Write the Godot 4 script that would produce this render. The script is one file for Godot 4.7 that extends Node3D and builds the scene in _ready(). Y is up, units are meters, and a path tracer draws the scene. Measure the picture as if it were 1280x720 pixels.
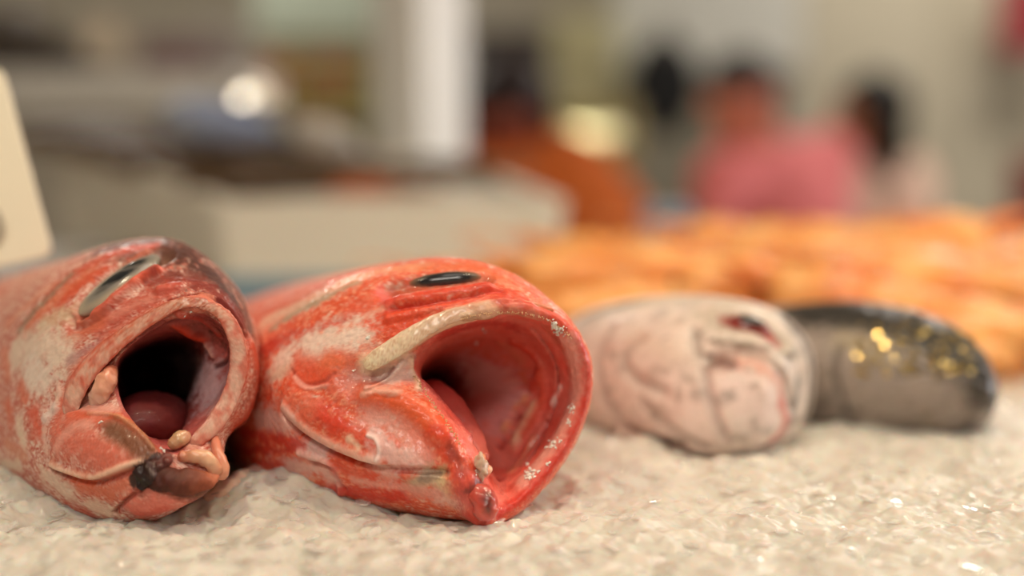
extends Node3D
# A fishmonger's counter seen close up: two red fish with gaping mouths on crushed ice,
# two grey fish behind them, a heap of orange shellfish, and the blurred market hall beyond.
# World: y up, metres. The hall floor is y = 0, the ice on the counter lies at y = ICE_Y.

const ICE_Y := 1.12
const EYE := Vector3(0, 1.297, 0)
const PITCH := -6.73
const FOCAL_PX := 1694.0

var cam_basis := Basis(Vector3.RIGHT, deg_to_rad(PITCH))
var used := {}
var fine := FastNoiseLite.new()
var mid := FastNoiseLite.new()
var coarse := FastNoiseLite.new()
var cells := FastNoiseLite.new()
var rng := RandomNumberGenerator.new()


# ---------------------------------------------------------------- helpers

func at(px: float, py: float, depth: float) -> Vector3:
	# a point of the place: the direction measured in the photograph, at its own distance
	return EYE + cam_basis * Vector3((px - 640.0) / FOCAL_PX * depth, -(py - 360.0) / FOCAL_PX * depth, -depth)


func near(px: float, py: float, depth: float) -> Vector3:
	# the same for the two fish in focus, whose faces are flatter than first measured
	var d := depth - 0.622
	return at(px, py, 0.622 + (d * 0.6 if d < 0.0 else d * 0.75 if d < 0.07 else d - 0.0175))


func seen_at(p: Vector3) -> Vector3:
	var q := cam_basis.transposed() * (p - EYE)
	return Vector3(640.0 - q.x / q.z * FOCAL_PX, 360.0 + q.y / q.z * FOCAL_PX, -q.z)


func numbered(called: String) -> String:
	var n: int = used.get(called, 0)
	used[called] = n + 1
	return called if n == 0 else "%s_%03d" % [called, n]


func thing(called: String, label: String, category: String, where := Vector3.ZERO, group := "") -> Node3D:
	var o := Node3D.new()
	o.name = numbered(called)
	add_child(o)
	o.position = where
	tag(o, label, category, group)
	return o


func tag(o: Node3D, label: String, category: String, group := "") -> void:
	o.set_meta("label", label)
	o.set_meta("category", category)
	if group:
		o.set_meta("group", group)


func part(called: String, mesh: Mesh, m: Material, parent: Node = null, where := Vector3.ZERO) -> MeshInstance3D:
	# one named mesh; its vertices are given in the world, so it is shifted back by its thing's base
	var o := MeshInstance3D.new()
	o.mesh = mesh
	o.material_override = m
	if parent == null:
		o.name = numbered(called)
		add_child(o)
		o.position = where
	else:
		o.name = called
		parent.add_child(o, true)
		o.position = where
	return o


func structure(called: String, mesh: Mesh, m: Material, where := Vector3.ZERO) -> MeshInstance3D:
	var o := part(called, mesh, m, null, where)
	o.set_meta("kind", "structure")
	return o


func lin(r: float, g: float, b: float) -> Color:
	return Color(r / 255.0, g / 255.0, b / 255.0).srgb_to_linear()


func flesh(r: float, g: float, b: float) -> Color:
	# tones of flesh as read under the warm lamps; the pale ones are whiter in themselves
	var pale := smoothstep(0.5, 0.8, g / r)
	return lin(r, g + (r - g) * 0.26 * pale, b + (r - b) * 0.30 * pale)


func smooth(a: float, b: float, x: float) -> float:
	return smoothstep(a, b, x)


func plain_mat(c: Color, rough := 0.6, metal := 0.0) -> StandardMaterial3D:
	var m := StandardMaterial3D.new()
	m.albedo_color = c
	m.roughness = rough
	m.metallic = metal
	return m


func rgb8(r: float, g: float, b: float) -> Color:
	return Color(r / 255.0, g / 255.0, b / 255.0)


func flesh_mat(rough := 0.35, coat := 0.6, scatter := 0.15) -> StandardMaterial3D:
	var m := StandardMaterial3D.new()
	m.vertex_color_use_as_albedo = true
	m.roughness = rough
	m.clearcoat_enabled = coat > 0.0
	m.clearcoat = coat
	m.clearcoat_roughness = 0.18
	m.metallic_specular = 0.4
	m.subsurf_scatter_enabled = scatter > 0.0
	m.subsurf_scatter_strength = scatter
	return m


var skin_relief: NoiseTexture2D


func wet_mat(rough := 0.46, coat := 0.28, scatter := 0.06, relief := 0.5, grain := 90.0) -> StandardMaterial3D:
	# wet flesh: fine pimpled relief breaks the shine into small glints
	var m := flesh_mat(rough, coat, scatter)
	if skin_relief == null:
		skin_relief = noise_tex(0.02, 512)
		skin_relief.as_normal_map = true
		skin_relief.bump_strength = 6.0
	m.clearcoat_roughness = 0.10
	m.normal_enabled = true
	m.normal_texture = skin_relief
	m.normal_scale = relief
	m.uv1_triplanar = true
	m.uv1_scale = Vector3.ONE * grain
	return m


func noise_tex(freq: float, size := 512, kind := FastNoiseLite.TYPE_SIMPLEX_SMOOTH, octaves := 4) -> NoiseTexture2D:
	var n := FastNoiseLite.new()
	n.noise_type = kind
	n.frequency = freq
	n.fractal_octaves = octaves
	n.seed = 11
	var t := NoiseTexture2D.new()
	t.width = size
	t.height = size
	t.seamless = true
	t.noise = n
	return t


func box_mesh(size: Vector3, bevel := 0.0) -> Mesh:
	if bevel <= 0.0:
		var b := BoxMesh.new()
		b.size = size
		return b
	# a box with chamfered edges: three stacked outlines joined top and bottom
	var st := SurfaceTool.new()
	st.begin(Mesh.PRIMITIVE_TRIANGLES)
	var h := size * 0.5
	var rings := []
	for s in [[-h.y, bevel], [-h.y + bevel, 0.0], [h.y - bevel, 0.0], [h.y, bevel]]:
		var i: float = s[1]
		var ring := PackedVector3Array()
		var c := bevel
		for q in [[-1, -1], [1, -1], [1, 1], [-1, 1]]:
			var qx: float = q[0]
			var qz: float = q[1]
			var a := Vector3(qx * (h.x - i - c), s[0], qz * (h.z - i))
			var b := Vector3(qx * (h.x - i), s[0], qz * (h.z - i - c))
			if qx * qz > 0:
				ring.append(a); ring.append(b)
			else:
				ring.append(b); ring.append(a)
		rings.append(ring)
	# order the eight corners around
	for r in rings.size():
		var pts: Array = Array(rings[r])
		pts.sort_custom(func(a, b): return atan2(a.z, a.x) < atan2(b.z, b.x))
		rings[r] = pts
	for r in 3:
		for k in 8:
			var a: Vector3 = rings[r][k]
			var b: Vector3 = rings[r][(k + 1) % 8]
			var c2: Vector3 = rings[r + 1][(k + 1) % 8]
			var d: Vector3 = rings[r + 1][k]
			for v in [a, b, c2, a, c2, d]:
				st.set_smooth_group(-1)
				st.add_vertex(v)
	for k in range(1, 7):
		for v in [rings[3][0], rings[3][k], rings[3][k + 1]]:
			st.set_smooth_group(-1)
			st.add_vertex(v)
		for v in [rings[0][0], rings[0][k + 1], rings[0][k]]:
			st.set_smooth_group(-1)
			st.add_vertex(v)
	st.generate_normals()
	return st.commit()


# ---------------------------------------------------------------- lofted skins

func spline(a: Vector3, b: Vector3, c: Vector3, d: Vector3, t: float) -> Vector3:
	var t2 := t * t
	var t3 := t2 * t
	return 0.5 * ((2.0 * b) + (c - a) * t + (2.0 * a - 5.0 * b + 4.0 * c - d) * t2 + (3.0 * b - a - 3.0 * c + d) * t3)


class Hide:
	var nu: int
	var nv: int
	var v := PackedVector3Array()
	var n := PackedVector3Array()
	var c := PackedColorArray()
	var s := PackedVector3Array()       # where each vertex is seen, for setting marks on the skin
	var lift := PackedFloat32Array()
	var along := PackedFloat32Array()   # ring number, for colouring by region
	var fib := PackedFloat32Array()     # fibres of the flesh, drawn out from nose to tail
	var buckets := {}
	var sight := {}


func loft(rings: Array, steps: Array, nu: int, close_up := false) -> Hide:
	# rings of equally many (x, y, depth) readings, nose to tail; steps[i] rows between ring i and i + 1
	var world := []
	for r in rings:
		var row := PackedVector3Array()
		for q in r:
			var w := near(q.x, q.y, q.z) if close_up else at(q.x, q.y, q.z)
			w.y = maxf(w.y, ICE_Y - 0.004 - 0.02 * clampf((w.y - ICE_Y) * -1.0, 0.0, 0.2))
			row.append(w)
		world.append(row)
	return loft_world(world, steps, nu)


func loft_world(world: Array, steps: Array, nu: int) -> Hide:
	var k: int = world[0].size()
	var around := []
	for row in world:
		var out := PackedVector3Array()
		out.resize(nu)
		for i in nu:
			var f := float(i) * k / nu
			var j := int(f)
			out[i] = spline(row[(j + k - 1) % k], row[j % k], row[(j + 1) % k], row[(j + 2) % k], f - j)
		around.append(out)
	# close both ends
	var ends := []
	for row in [around[0], around[-1]]:
		var c := Vector3.ZERO
		for q in row:
			c += q / nu
		var tip := PackedVector3Array()
		for q in row:
			tip.append(c.lerp(q, 0.03))
		ends.append(tip)
	around.insert(0, ends[0])
	around.append(ends[1])
	steps = [3] + steps + [3]
	var sk := Hide.new()
	sk.nu = nu
	var last := around.size() - 1
	for r in last:
		var m: int = steps[r]
		for q in m + (1 if r == last - 1 else 0):
			var t := float(q) / m
			var p0: PackedVector3Array = around[maxi(r - 1, 0)]
			var p1: PackedVector3Array = around[r]
			var p2: PackedVector3Array = around[r + 1]
			var p3: PackedVector3Array = around[mini(r + 2, last)]
			for i in nu:
				sk.v.append(spline(p0[i], p1[i], p2[i], p3[i], t))
				sk.along.append(r + t - 1.0)
			sk.nv += 1
	sk.c.resize(sk.v.size())
	sk.lift.resize(sk.v.size())
	normals(sk)
	return sk


func fibres(sk: Hide, length: float) -> void:
	sk.fib.resize(sk.v.size())
	for j in sk.nv:
		for i in sk.nu:
			var k := j * sk.nu + i
			var a := TAU * i / sk.nu
			var p := Vector3(cos(a) * 0.052, sin(a) * 0.052, sk.along[k] * length)
			p += Vector3(1, 1, 0) * 0.004 * coarse.get_noise_3dv(sk.v[k] * 1.5)
			sk.fib[k] = 0.65 * fine.get_noise_3dv(p * 0.75) + 0.6 * mid.get_noise_3dv(p * 1.4)


func normals(sk: Hide) -> void:
	var nu := sk.nu
	var nv := sk.nv
	sk.n.resize(sk.v.size())
	for j in nv:
		var j0 := maxi(j - 1, 0) * nu
		var j1 := mini(j + 1, nv - 1) * nu
		for i in nu:
			var du := sk.v[j * nu + (i + 1) % nu] - sk.v[j * nu + (i + nu - 1) % nu]
			var dv := sk.v[j1 + i] - sk.v[j0 + i]
			sk.n[j * nu + i] = du.cross(dv).normalized()


func index(sk: Hide) -> void:
	# look-up tables: by place (12 mm cells) and by where the vertex is seen (8 px cells)
	sk.s.resize(sk.v.size())
	for i in sk.v.size():
		var p := sk.v[i]
		var key := Vector3i((p / 0.012).floor())
		if not sk.buckets.has(key):
			sk.buckets[key] = PackedInt32Array()
		sk.buckets[key].append(i)
		var q := seen_at(p)
		sk.s[i] = q
		var key2 := Vector2i(int(floor(q.x / 8.0)), int(floor(q.y / 8.0)))
		if not sk.sight.has(key2):
			sk.sight[key2] = PackedInt32Array()
		sk.sight[key2].append(i)


func on_skin_index(sk: Hide, x: float, y: float, deeper := 0.0) -> int:
	# the point of the skin met first along a reading of the photograph
	var best := -1
	var score := 1e9
	var kx := int(floor(x / 8.0))
	var ky := int(floor(y / 8.0))
	for reach in [1, 3, 6]:
		for a in range(kx - reach, kx + reach + 1):
			for b in range(ky - reach, ky + reach + 1):
				if not sk.sight.has(Vector2i(a, b)):
					continue
				for i in sk.sight[Vector2i(a, b)]:
					var q := sk.s[i]
					if q.z < deeper:
						continue
					var d := Vector2(q.x - x, q.y - y).length()
					var sc := maxf(d - 2.5, 0.0) * 0.02 + d * 0.0004 + q.z
					if sc < score:
						score = sc
						best = i
		if best >= 0:
			break
	return best


func on_skin(sk: Hide, x: float, y: float, deeper := 0.0) -> Vector3:
	var i := on_skin_index(sk, x, y, deeper)
	return sk.v[i] if i >= 0 else at(x, y, 0.64)


func mark(sk: Hide, pts: Array, r: float, col: Color, strength := 1.0, bump := 0.0, ragged := 0.45, hard := 0.12, deeper := 0.0) -> void:
	# a streak laid on the skin through the given readings: colour and relief (metres along the normal)
	var line := PackedVector3Array()
	for i in pts.size():
		var q: Vector2 = pts[i]
		line.append(on_skin(sk, q.x, q.y, deeper))
	if line.size() == 1:
		line.append(line[0] + Vector3(0.0004, 0, 0))
	if line.size() > 2:
		var finer := PackedVector3Array()
		for i in line.size() - 1:
			for q in 4:
				finer.append(spline(line[maxi(i - 1, 0)], line[i], line[i + 1], line[mini(i + 2, line.size() - 1)], q / 4.0))
		finer.append(line[-1])
		line = finer
	var todo := {}
	var reach := int(ceil(r * (1.0 + ragged) / 0.012))
	for i in line.size() - 1:
		var steps := int(ceil(line[i].distance_to(line[i + 1]) / 0.010)) + 1
		for q in steps + 1:
			var c := Vector3i((line[i].lerp(line[i + 1], float(q) / steps) / 0.012).floor())
			for a in range(-reach, reach + 1):
				for b in range(-reach, reach + 1):
					for d in range(-reach, reach + 1):
						todo[c + Vector3i(a, b, d)] = true
	for key in todo:
		if not sk.buckets.has(key):
			continue
		for i in sk.buckets[key]:
			var p := sk.v[i]
			var best := 1e9
			for j in line.size() - 1:
				var a := line[j]
				var ab := line[j + 1] - a
				var t := clampf((p - a).dot(ab) / maxf(ab.length_squared(), 1e-12), 0.0, 1.0)
				best = minf(best, (p - a - ab * t).length_squared())
			var d := sqrt(best)
			if d > r * (1.0 + ragged):
				continue
			var clean := 1.0 - smoothstep(hard * r, r, d)
			if ragged > 0.0:
				d += (mid.get_noise_3dv(p) + (0.85 * sk.fib[i] if sk.fib.size() else 0.0)) * r * ragged
			var w := 1.0 - smoothstep(hard * r, r, d)
			if w <= 0.0 and clean <= 0.0:
				continue
			if strength > 0.0:
				sk.c[i] = sk.c[i].lerp(col, w * strength)
			if bump != 0.0:
				sk.lift[i] += bump * clean * 1.4


func settle(sk: Hide) -> void:
	for i in sk.v.size():
		if sk.lift[i] != 0.0:
			sk.v[i] += sk.n[i] * sk.lift[i]
	normals(sk)


func skin_mesh(sk: Hide, base: Vector3) -> ArrayMesh:
	var nu := sk.nu
	var nv := sk.nv
	var v := PackedVector3Array()
	v.resize(sk.v.size())
	for i in sk.v.size():
		v[i] = sk.v[i] - base
	var ix := PackedInt32Array()
	ix.resize(nu * (nv - 1) * 6)
	var w := 0
	for j in nv - 1:
		for i in nu:
			var a := j * nu + i
			var b := j * nu + (i + 1) % nu
			var c := a + nu
			var d := b + nu
			ix[w] = a; ix[w + 1] = c; ix[w + 2] = b
			ix[w + 3] = b; ix[w + 4] = c; ix[w + 5] = d
			w += 6
	var arr := []
	arr.resize(Mesh.ARRAY_MAX)
	arr[Mesh.ARRAY_VERTEX] = v
	arr[Mesh.ARRAY_NORMAL] = sk.n
	arr[Mesh.ARRAY_COLOR] = sk.c
	arr[Mesh.ARRAY_INDEX] = ix
	var m := ArrayMesh.new()
	m.add_surface_from_arrays(Mesh.PRIMITIVE_TRIANGLES, arr)
	return m


func vs(a: Array) -> Array:
	# flat numbers to (x, y, depth) readings
	var out := []
	for i in range(0, a.size(), 3):
		out.append(Vector3(a[i], a[i + 1], a[i + 2]))
	return out


func paint_base(sk: Hide, cols: Array, stretch: Basis, freq: float) -> void:
	# mottled flesh: noise drawn out along the body chooses among a few tones
	var m := cols.size() - 1
	for i in sk.v.size():
		var p := stretch * sk.v[i]
		var w := Vector3(coarse.get_noise_3dv(p), coarse.get_noise_3dv(p + Vector3(3, 1, 2)), coarse.get_noise_3dv(p + Vector3(7, 5, 1))) * 0.008
		var t := clampf(0.5 + 0.62 * mid.get_noise_3dv((p + w) * freq) + (0.5 * sk.fib[i] if sk.fib.size() else 0.22 * fine.get_noise_3dv(p * 0.6)), 0.0, 0.999) * m
		var j := int(t)
		sk.c[i] = (cols[j] as Color).lerp(cols[j + 1], t - j)


func speckle(sk: Hide, amount: float, relief: float) -> void:
	# fine tone and skin relief
	for i in sk.v.size():
		var f := fine.get_noise_3dv(sk.v[i])
		var g := mid.get_noise_3dv(sk.v[i] * 2.2)
		if sk.fib.size():
			g = g * 0.5 + sk.fib[i] * 0.9
		var k := 1.0 + amount * (f * 0.8 + g * 0.7)
		var c := sk.c[i]
		sk.c[i] = Color(c.r * k, c.g * k, c.b * k)
		sk.lift[i] += relief * (g * 0.8 + f * 0.35)


func sweep(pts: Array, radii: Array, cols: Array, nu := 20, per := 8, flat := 1.0, up := Vector3.UP, rough := 0.0) -> Hide:
	# a tapering limb through world points; flat squeezes it along "up"
	var line := PackedVector3Array()
	var rad := PackedFloat32Array()
	var tone := PackedColorArray()
	var m := pts.size() - 1
	for i in m:
		for q in per + (1 if i == m - 1 else 0):
			var t := float(q) / per
			line.append(spline(pts[maxi(i - 1, 0)], pts[i], pts[i + 1], pts[mini(i + 2, m)], t))
			rad.append(lerpf(radii[i], radii[i + 1], smoothstep(0.0, 1.0, t)))
			tone.append((cols[i] as Color).lerp(cols[i + 1], t))
	var rows := []
	var last := line.size() - 1
	for i in line.size():
		var d := (line[mini(i + 1, last)] - line[maxi(i - 1, 0)]).normalized()
		var side := d.cross(up).normalized()
		var over := side.cross(d).normalized()
		for q in ([0.02, 0.6, 1.0] if i == 0 else [1.0, 0.6, 0.02] if i == last else [1.0]):
			var c := line[i]
			if i == 0:
				c -= d * rad[i] * 0.7 * sqrt(maxf(1.0 - q * q, 0.0))
			elif i == last:
				c += d * rad[i] * 0.7 * sqrt(maxf(1.0 - q * q, 0.0))
			var row := PackedVector3Array()
			for j in nu:
				var a := TAU * j / nu
				var p: Vector3 = c + (side * cos(a) + over * sin(a) * flat) * rad[i] * q
				if rough > 0.0:
					p += (side * cos(a) + over * sin(a)) * mid.get_noise_3dv(p) * rough * q
				row.append(p)
			rows.append([row, tone[i]])
	var sk := Hide.new()
	sk.nu = nu
	for r in rows:
		for p in r[0]:
			sk.v.append(p)
			sk.c.append(r[1])
		sk.nv += 1
	sk.lift.resize(sk.v.size())
	normals(sk)
	var mid_row := (sk.nv / 2) * nu
	if sk.n[mid_row].dot(sk.v[mid_row] - line[last / 2]) < 0.0:
		var w := PackedVector3Array()
		var cc := PackedColorArray()
		for j in range(sk.nv - 1, -1, -1):
			w.append_array(sk.v.slice(j * nu, j * nu + nu))
			cc.append_array(sk.c.slice(j * nu, j * nu + nu))
		sk.v = w
		sk.c = cc
		normals(sk)
	return sk


func ball(centre: Vector3, ax: Vector3, ay: Vector3, az: Vector3, tint: Callable, nu := 28, nv := 18, rough := 0.0) -> Hide:
	# an ellipsoid with three half axes; tint(direction) gives its colour
	var sk := Hide.new()
	sk.nu = nu
	sk.nv = nv + 1
	for j in nv + 1:
		var th := PI * clampf(float(j) / nv, 0.004, 0.996)
		for i in nu:
			var ph := TAU * i / nu
			var d := Vector3(sin(th) * cos(ph), cos(th), sin(th) * sin(ph))
			var p := centre + ax * d.x + ay * d.y + az * d.z
			if rough > 0.0:
				p += (p - centre).normalized() * mid.get_noise_3dv(p) * rough
			sk.v.append(p)
			sk.c.append(tint.call(d))
	sk.lift.resize(sk.v.size())
	normals(sk)
	var k := (nv / 2) * nu
	if sk.n[k].dot(sk.v[k] - centre) < 0.0:
		var w := PackedVector3Array()
		var cc := PackedColorArray()
		for j in range(nv, -1, -1):
			w.append_array(sk.v.slice(j * nu, j * nu + nu))
			cc.append_array(sk.c.slice(j * nu, j * nu + nu))
		sk.v = w
		sk.c = cc
		normals(sk)
	return sk


func shards(spots: Array, base: Vector3, big: float) -> ArrayMesh:
	# loose grains of ice, each a small irregular eight-sided crystal
	var st := SurfaceTool.new()
	st.begin(Mesh.PRIMITIVE_TRIANGLES)
	for s in spots:
		var p: Vector3 = s - base
		var r := big * rng.randf_range(0.5, 1.2)
		var b := Basis.from_euler(Vector3(rng.randf() * TAU, rng.randf() * TAU, rng.randf() * TAU))
		var e := [Vector3(r, 0, 0), Vector3(0, r * 0.5, 0), Vector3(0, 0, r * rng.randf_range(0.4, 0.9))]
		for sx in [-1.0, 1.0]:
			for sy in [-1.0, 1.0]:
				for sz in [-1.0, 1.0]:
					var q := [p + b * (e[0] * sx), p + b * (e[1] * sy), p + b * (e[2] * sz)]
					if sx * sy * sz > 0:
						q.reverse()
					for v in q:
						st.set_smooth_group(-1)
						st.add_vertex(v)
	st.generate_normals()
	return st.commit()


# ---------------------------------------------------------------- the place

func _ready() -> void:
	fine.frequency = 900.0
	fine.fractal_octaves = 3
	fine.seed = 3
	mid.frequency = 160.0
	mid.fractal_octaves = 3
	mid.seed = 5
	coarse.frequency = 38.0
	coarse.fractal_octaves = 3
	coarse.seed = 9
	rng.seed = 77

	# camera: just above the ice, long lens wide open
	var cam := Camera3D.new()
	cam.name = "camera"
	add_child(cam)
	cam.transform = Transform3D(cam_basis, EYE)
	var lens := CameraAttributesPhysical.new()
	lens.frustum_focal_length = 12.0 / tan(deg_to_rad(12.0))
	lens.frustum_focus_distance = 0.615
	lens.exposure_aperture = 2.0
	lens.frustum_near = 0.05
	lens.frustum_far = 60.0
	cam.attributes = lens
	cam.fov = 24.0

	var we := WorldEnvironment.new()
	we.name = "environment"
	var env := Environment.new()
	env.background_mode = Environment.BG_COLOR
	env.background_color = rgb8(200, 190, 170)
	env.background_energy_multiplier = 0.3
	env.tonemap_mode = Environment.TONE_MAPPER_LINEAR
	env.tonemap_exposure = 0.63
	env.sdfgi_enabled = true
	env.ssao_enabled = true
	env.ssil_enabled = true
	we.environment = env
	add_child(we)

	# light: warm panels in the ceiling, small bulbs hung over the counter
	ceiling_panel(Vector3(-0.2, 3.2, 1.7), "panel over the aisle in front of the counter", 5.4)
	ceiling_panel(Vector3(0.3, 3.2, -0.2), "panel straight above the ice counter", 0.6)
	ceiling_panel(Vector3(-1.8, 3.2, -4.6), "panel deep in the hall above the shelf of jars", 9.0)
	ceiling_panel(Vector3(2.2, 3.2, -5.0), "panel deep in the hall in front of the beige partition", 9.0)
	ceiling_panel(Vector3(3.3, 3.2, -0.6), "panel by the right hand wall", 7.0)
	pendant(Vector3(-0.42, 2.0, -0.35), "bulb over the left red fish", 0.34)
	pendant(Vector3(0.12, 2.0, -0.5), "bulb over the middle of the counter", 0.34)
	pendant(Vector3(0.74, 1.95, -0.80), "bulb over the dark grey fish", 0.30)
	pendant(Vector3(0.46, 1.95, -0.74), "bulb over the pale grey fish", 0.22)

	daylight_window()

	hall()
	counter()
	red_fish_right()
	red_fish_left()
	grey_fish()
	prawns()
	price_card()
	fish_box()
	beyond()
	customers()


func ceiling_panel(where: Vector3, what: String, energy: float) -> void:
	var o := thing("ceiling_light", "warm rectangular ceiling " + what, "ceiling light", where)
	part("frame", box_mesh(Vector3(1.26, 0.06, 0.66), 0.008), plain_mat(rgb8(225, 222, 214), 0.5), o, Vector3(0, 0.035, 0))
	var glow := plain_mat(rgb8(250, 240, 220), 0.5)
	glow.emission_enabled = true
	glow.emission = rgb8(255, 246, 233)
	glow.emission_energy_multiplier = 1.5
	part("diffuser", box_mesh(Vector3(1.2, 0.012, 0.6), 0.003), glow, o, Vector3(0, 0.002, 0))
	var l := AreaLight3D.new()
	l.name = "panel_light"
	l.area_size = Vector2(1.2, 0.6)
	l.light_energy = energy
	l.light_color = rgb8(255, 246, 233)
	l.shadow_enabled = true
	l.area_range = 12.0
	l.position = Vector3(0, -0.012, 0)
	l.rotation_degrees = Vector3(-90, 0, 0)
	o.add_child(l)


func pendant(where: Vector3, what: String, energy: float) -> void:
	var o := thing("pendant_lamp", "small hanging lamp with a clear " + what, "lamp", where)
	var shade := []
	for q in [[0.018, 0.10], [0.022, 0.085], [0.05, 0.07], [0.085, 0.03], [0.10, -0.005], [0.097, -0.005], [0.083, 0.027], [0.048, 0.065], [0.015, 0.078]]:
		var row := PackedVector3Array()
		for i in 12:
			row.append(Vector3(q[0] * cos(TAU * i / 12), q[1], q[0] * sin(TAU * i / 12)))
		shade.append(row)
	var sk := loft_world(shade, [3, 3, 4, 3, 2, 3, 4, 3], 36)
	for i in sk.c.size():
		sk.c[i] = lin(70, 70, 68)
	part("shade", skin_mesh(sk, Vector3.ZERO), flesh_mat(0.4, 0.2, 0.0), o)
	var cord := CylinderMesh.new()
	cord.top_radius = 0.004
	cord.bottom_radius = 0.004
	cord.height = 1.19
	part("cord", cord, plain_mat(rgb8(40, 38, 36)), o, Vector3(0, 0.69, 0))
	var bulb := SphereMesh.new()
	bulb.radius = 0.028
	bulb.height = 0.062
	var glow := plain_mat(rgb8(255, 240, 210), 0.3)
	glow.emission_enabled = true
	glow.emission = rgb8(255, 222, 170)
	glow.emission_energy_multiplier = 12.0
	part("bulb", bulb, glow, o, Vector3(0, 0.01, 0))
	var l := OmniLight3D.new()
	l.name = "bulb_light"
	l.light_energy = energy
	l.light_color = rgb8(255, 234, 200)
	l.light_size = 0.026
	l.omni_range = 8.0
	l.omni_attenuation = 2.0
	l.shadow_enabled = true
	l.position = Vector3(0, 0.01, 0)
	o.add_child(l)


func daylight_window() -> void:
	# a tall window in the right hand wall, outside the picture: cool daylight on the white post
	var o := Node3D.new()
	o.name = "window_1"
	add_child(o)
	o.position = Vector3(4.58, 1.9, -2.0)
	o.set_meta("kind", "structure")
	var frame := plain_mat(rgb8(210, 208, 202), 0.5)
	for q in [[0.0, 0.86, 0.08, 2.0], [0.0, -0.86, 0.08, 2.0]]:
		part("frame", box_mesh(Vector3(0.06, q[2], q[3]), 0.006), frame, o, Vector3(0, q[1], 0))
	for z in [-0.96, 0.0, 0.96]:
		part("frame", box_mesh(Vector3(0.06, 1.66, 0.08), 0.006), frame, o, Vector3(0, 0, z))
	var glow := plain_mat(rgb8(240, 244, 250), 0.4)
	glow.emission_enabled = true
	glow.emission = rgb8(244, 247, 255)
	glow.emission_energy_multiplier = 1.5
	for z in [-0.48, 0.48]:
		part("pane", box_mesh(Vector3(0.012, 1.64, 0.88), 0.002), glow, o, Vector3(0.01, 0, z))
	var l := AreaLight3D.new()
	l.name = "window_light"
	l.area_size = Vector2(1.8, 1.6)
	l.light_energy = 8.0
	l.light_color = rgb8(250, 249, 255)
	l.shadow_enabled = true
	l.area_range = 12.0
	l.position = Vector3(-0.05, 0, 0)
	l.rotation_degrees = Vector3(0, 90, 0)
	o.add_child(l)


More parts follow.
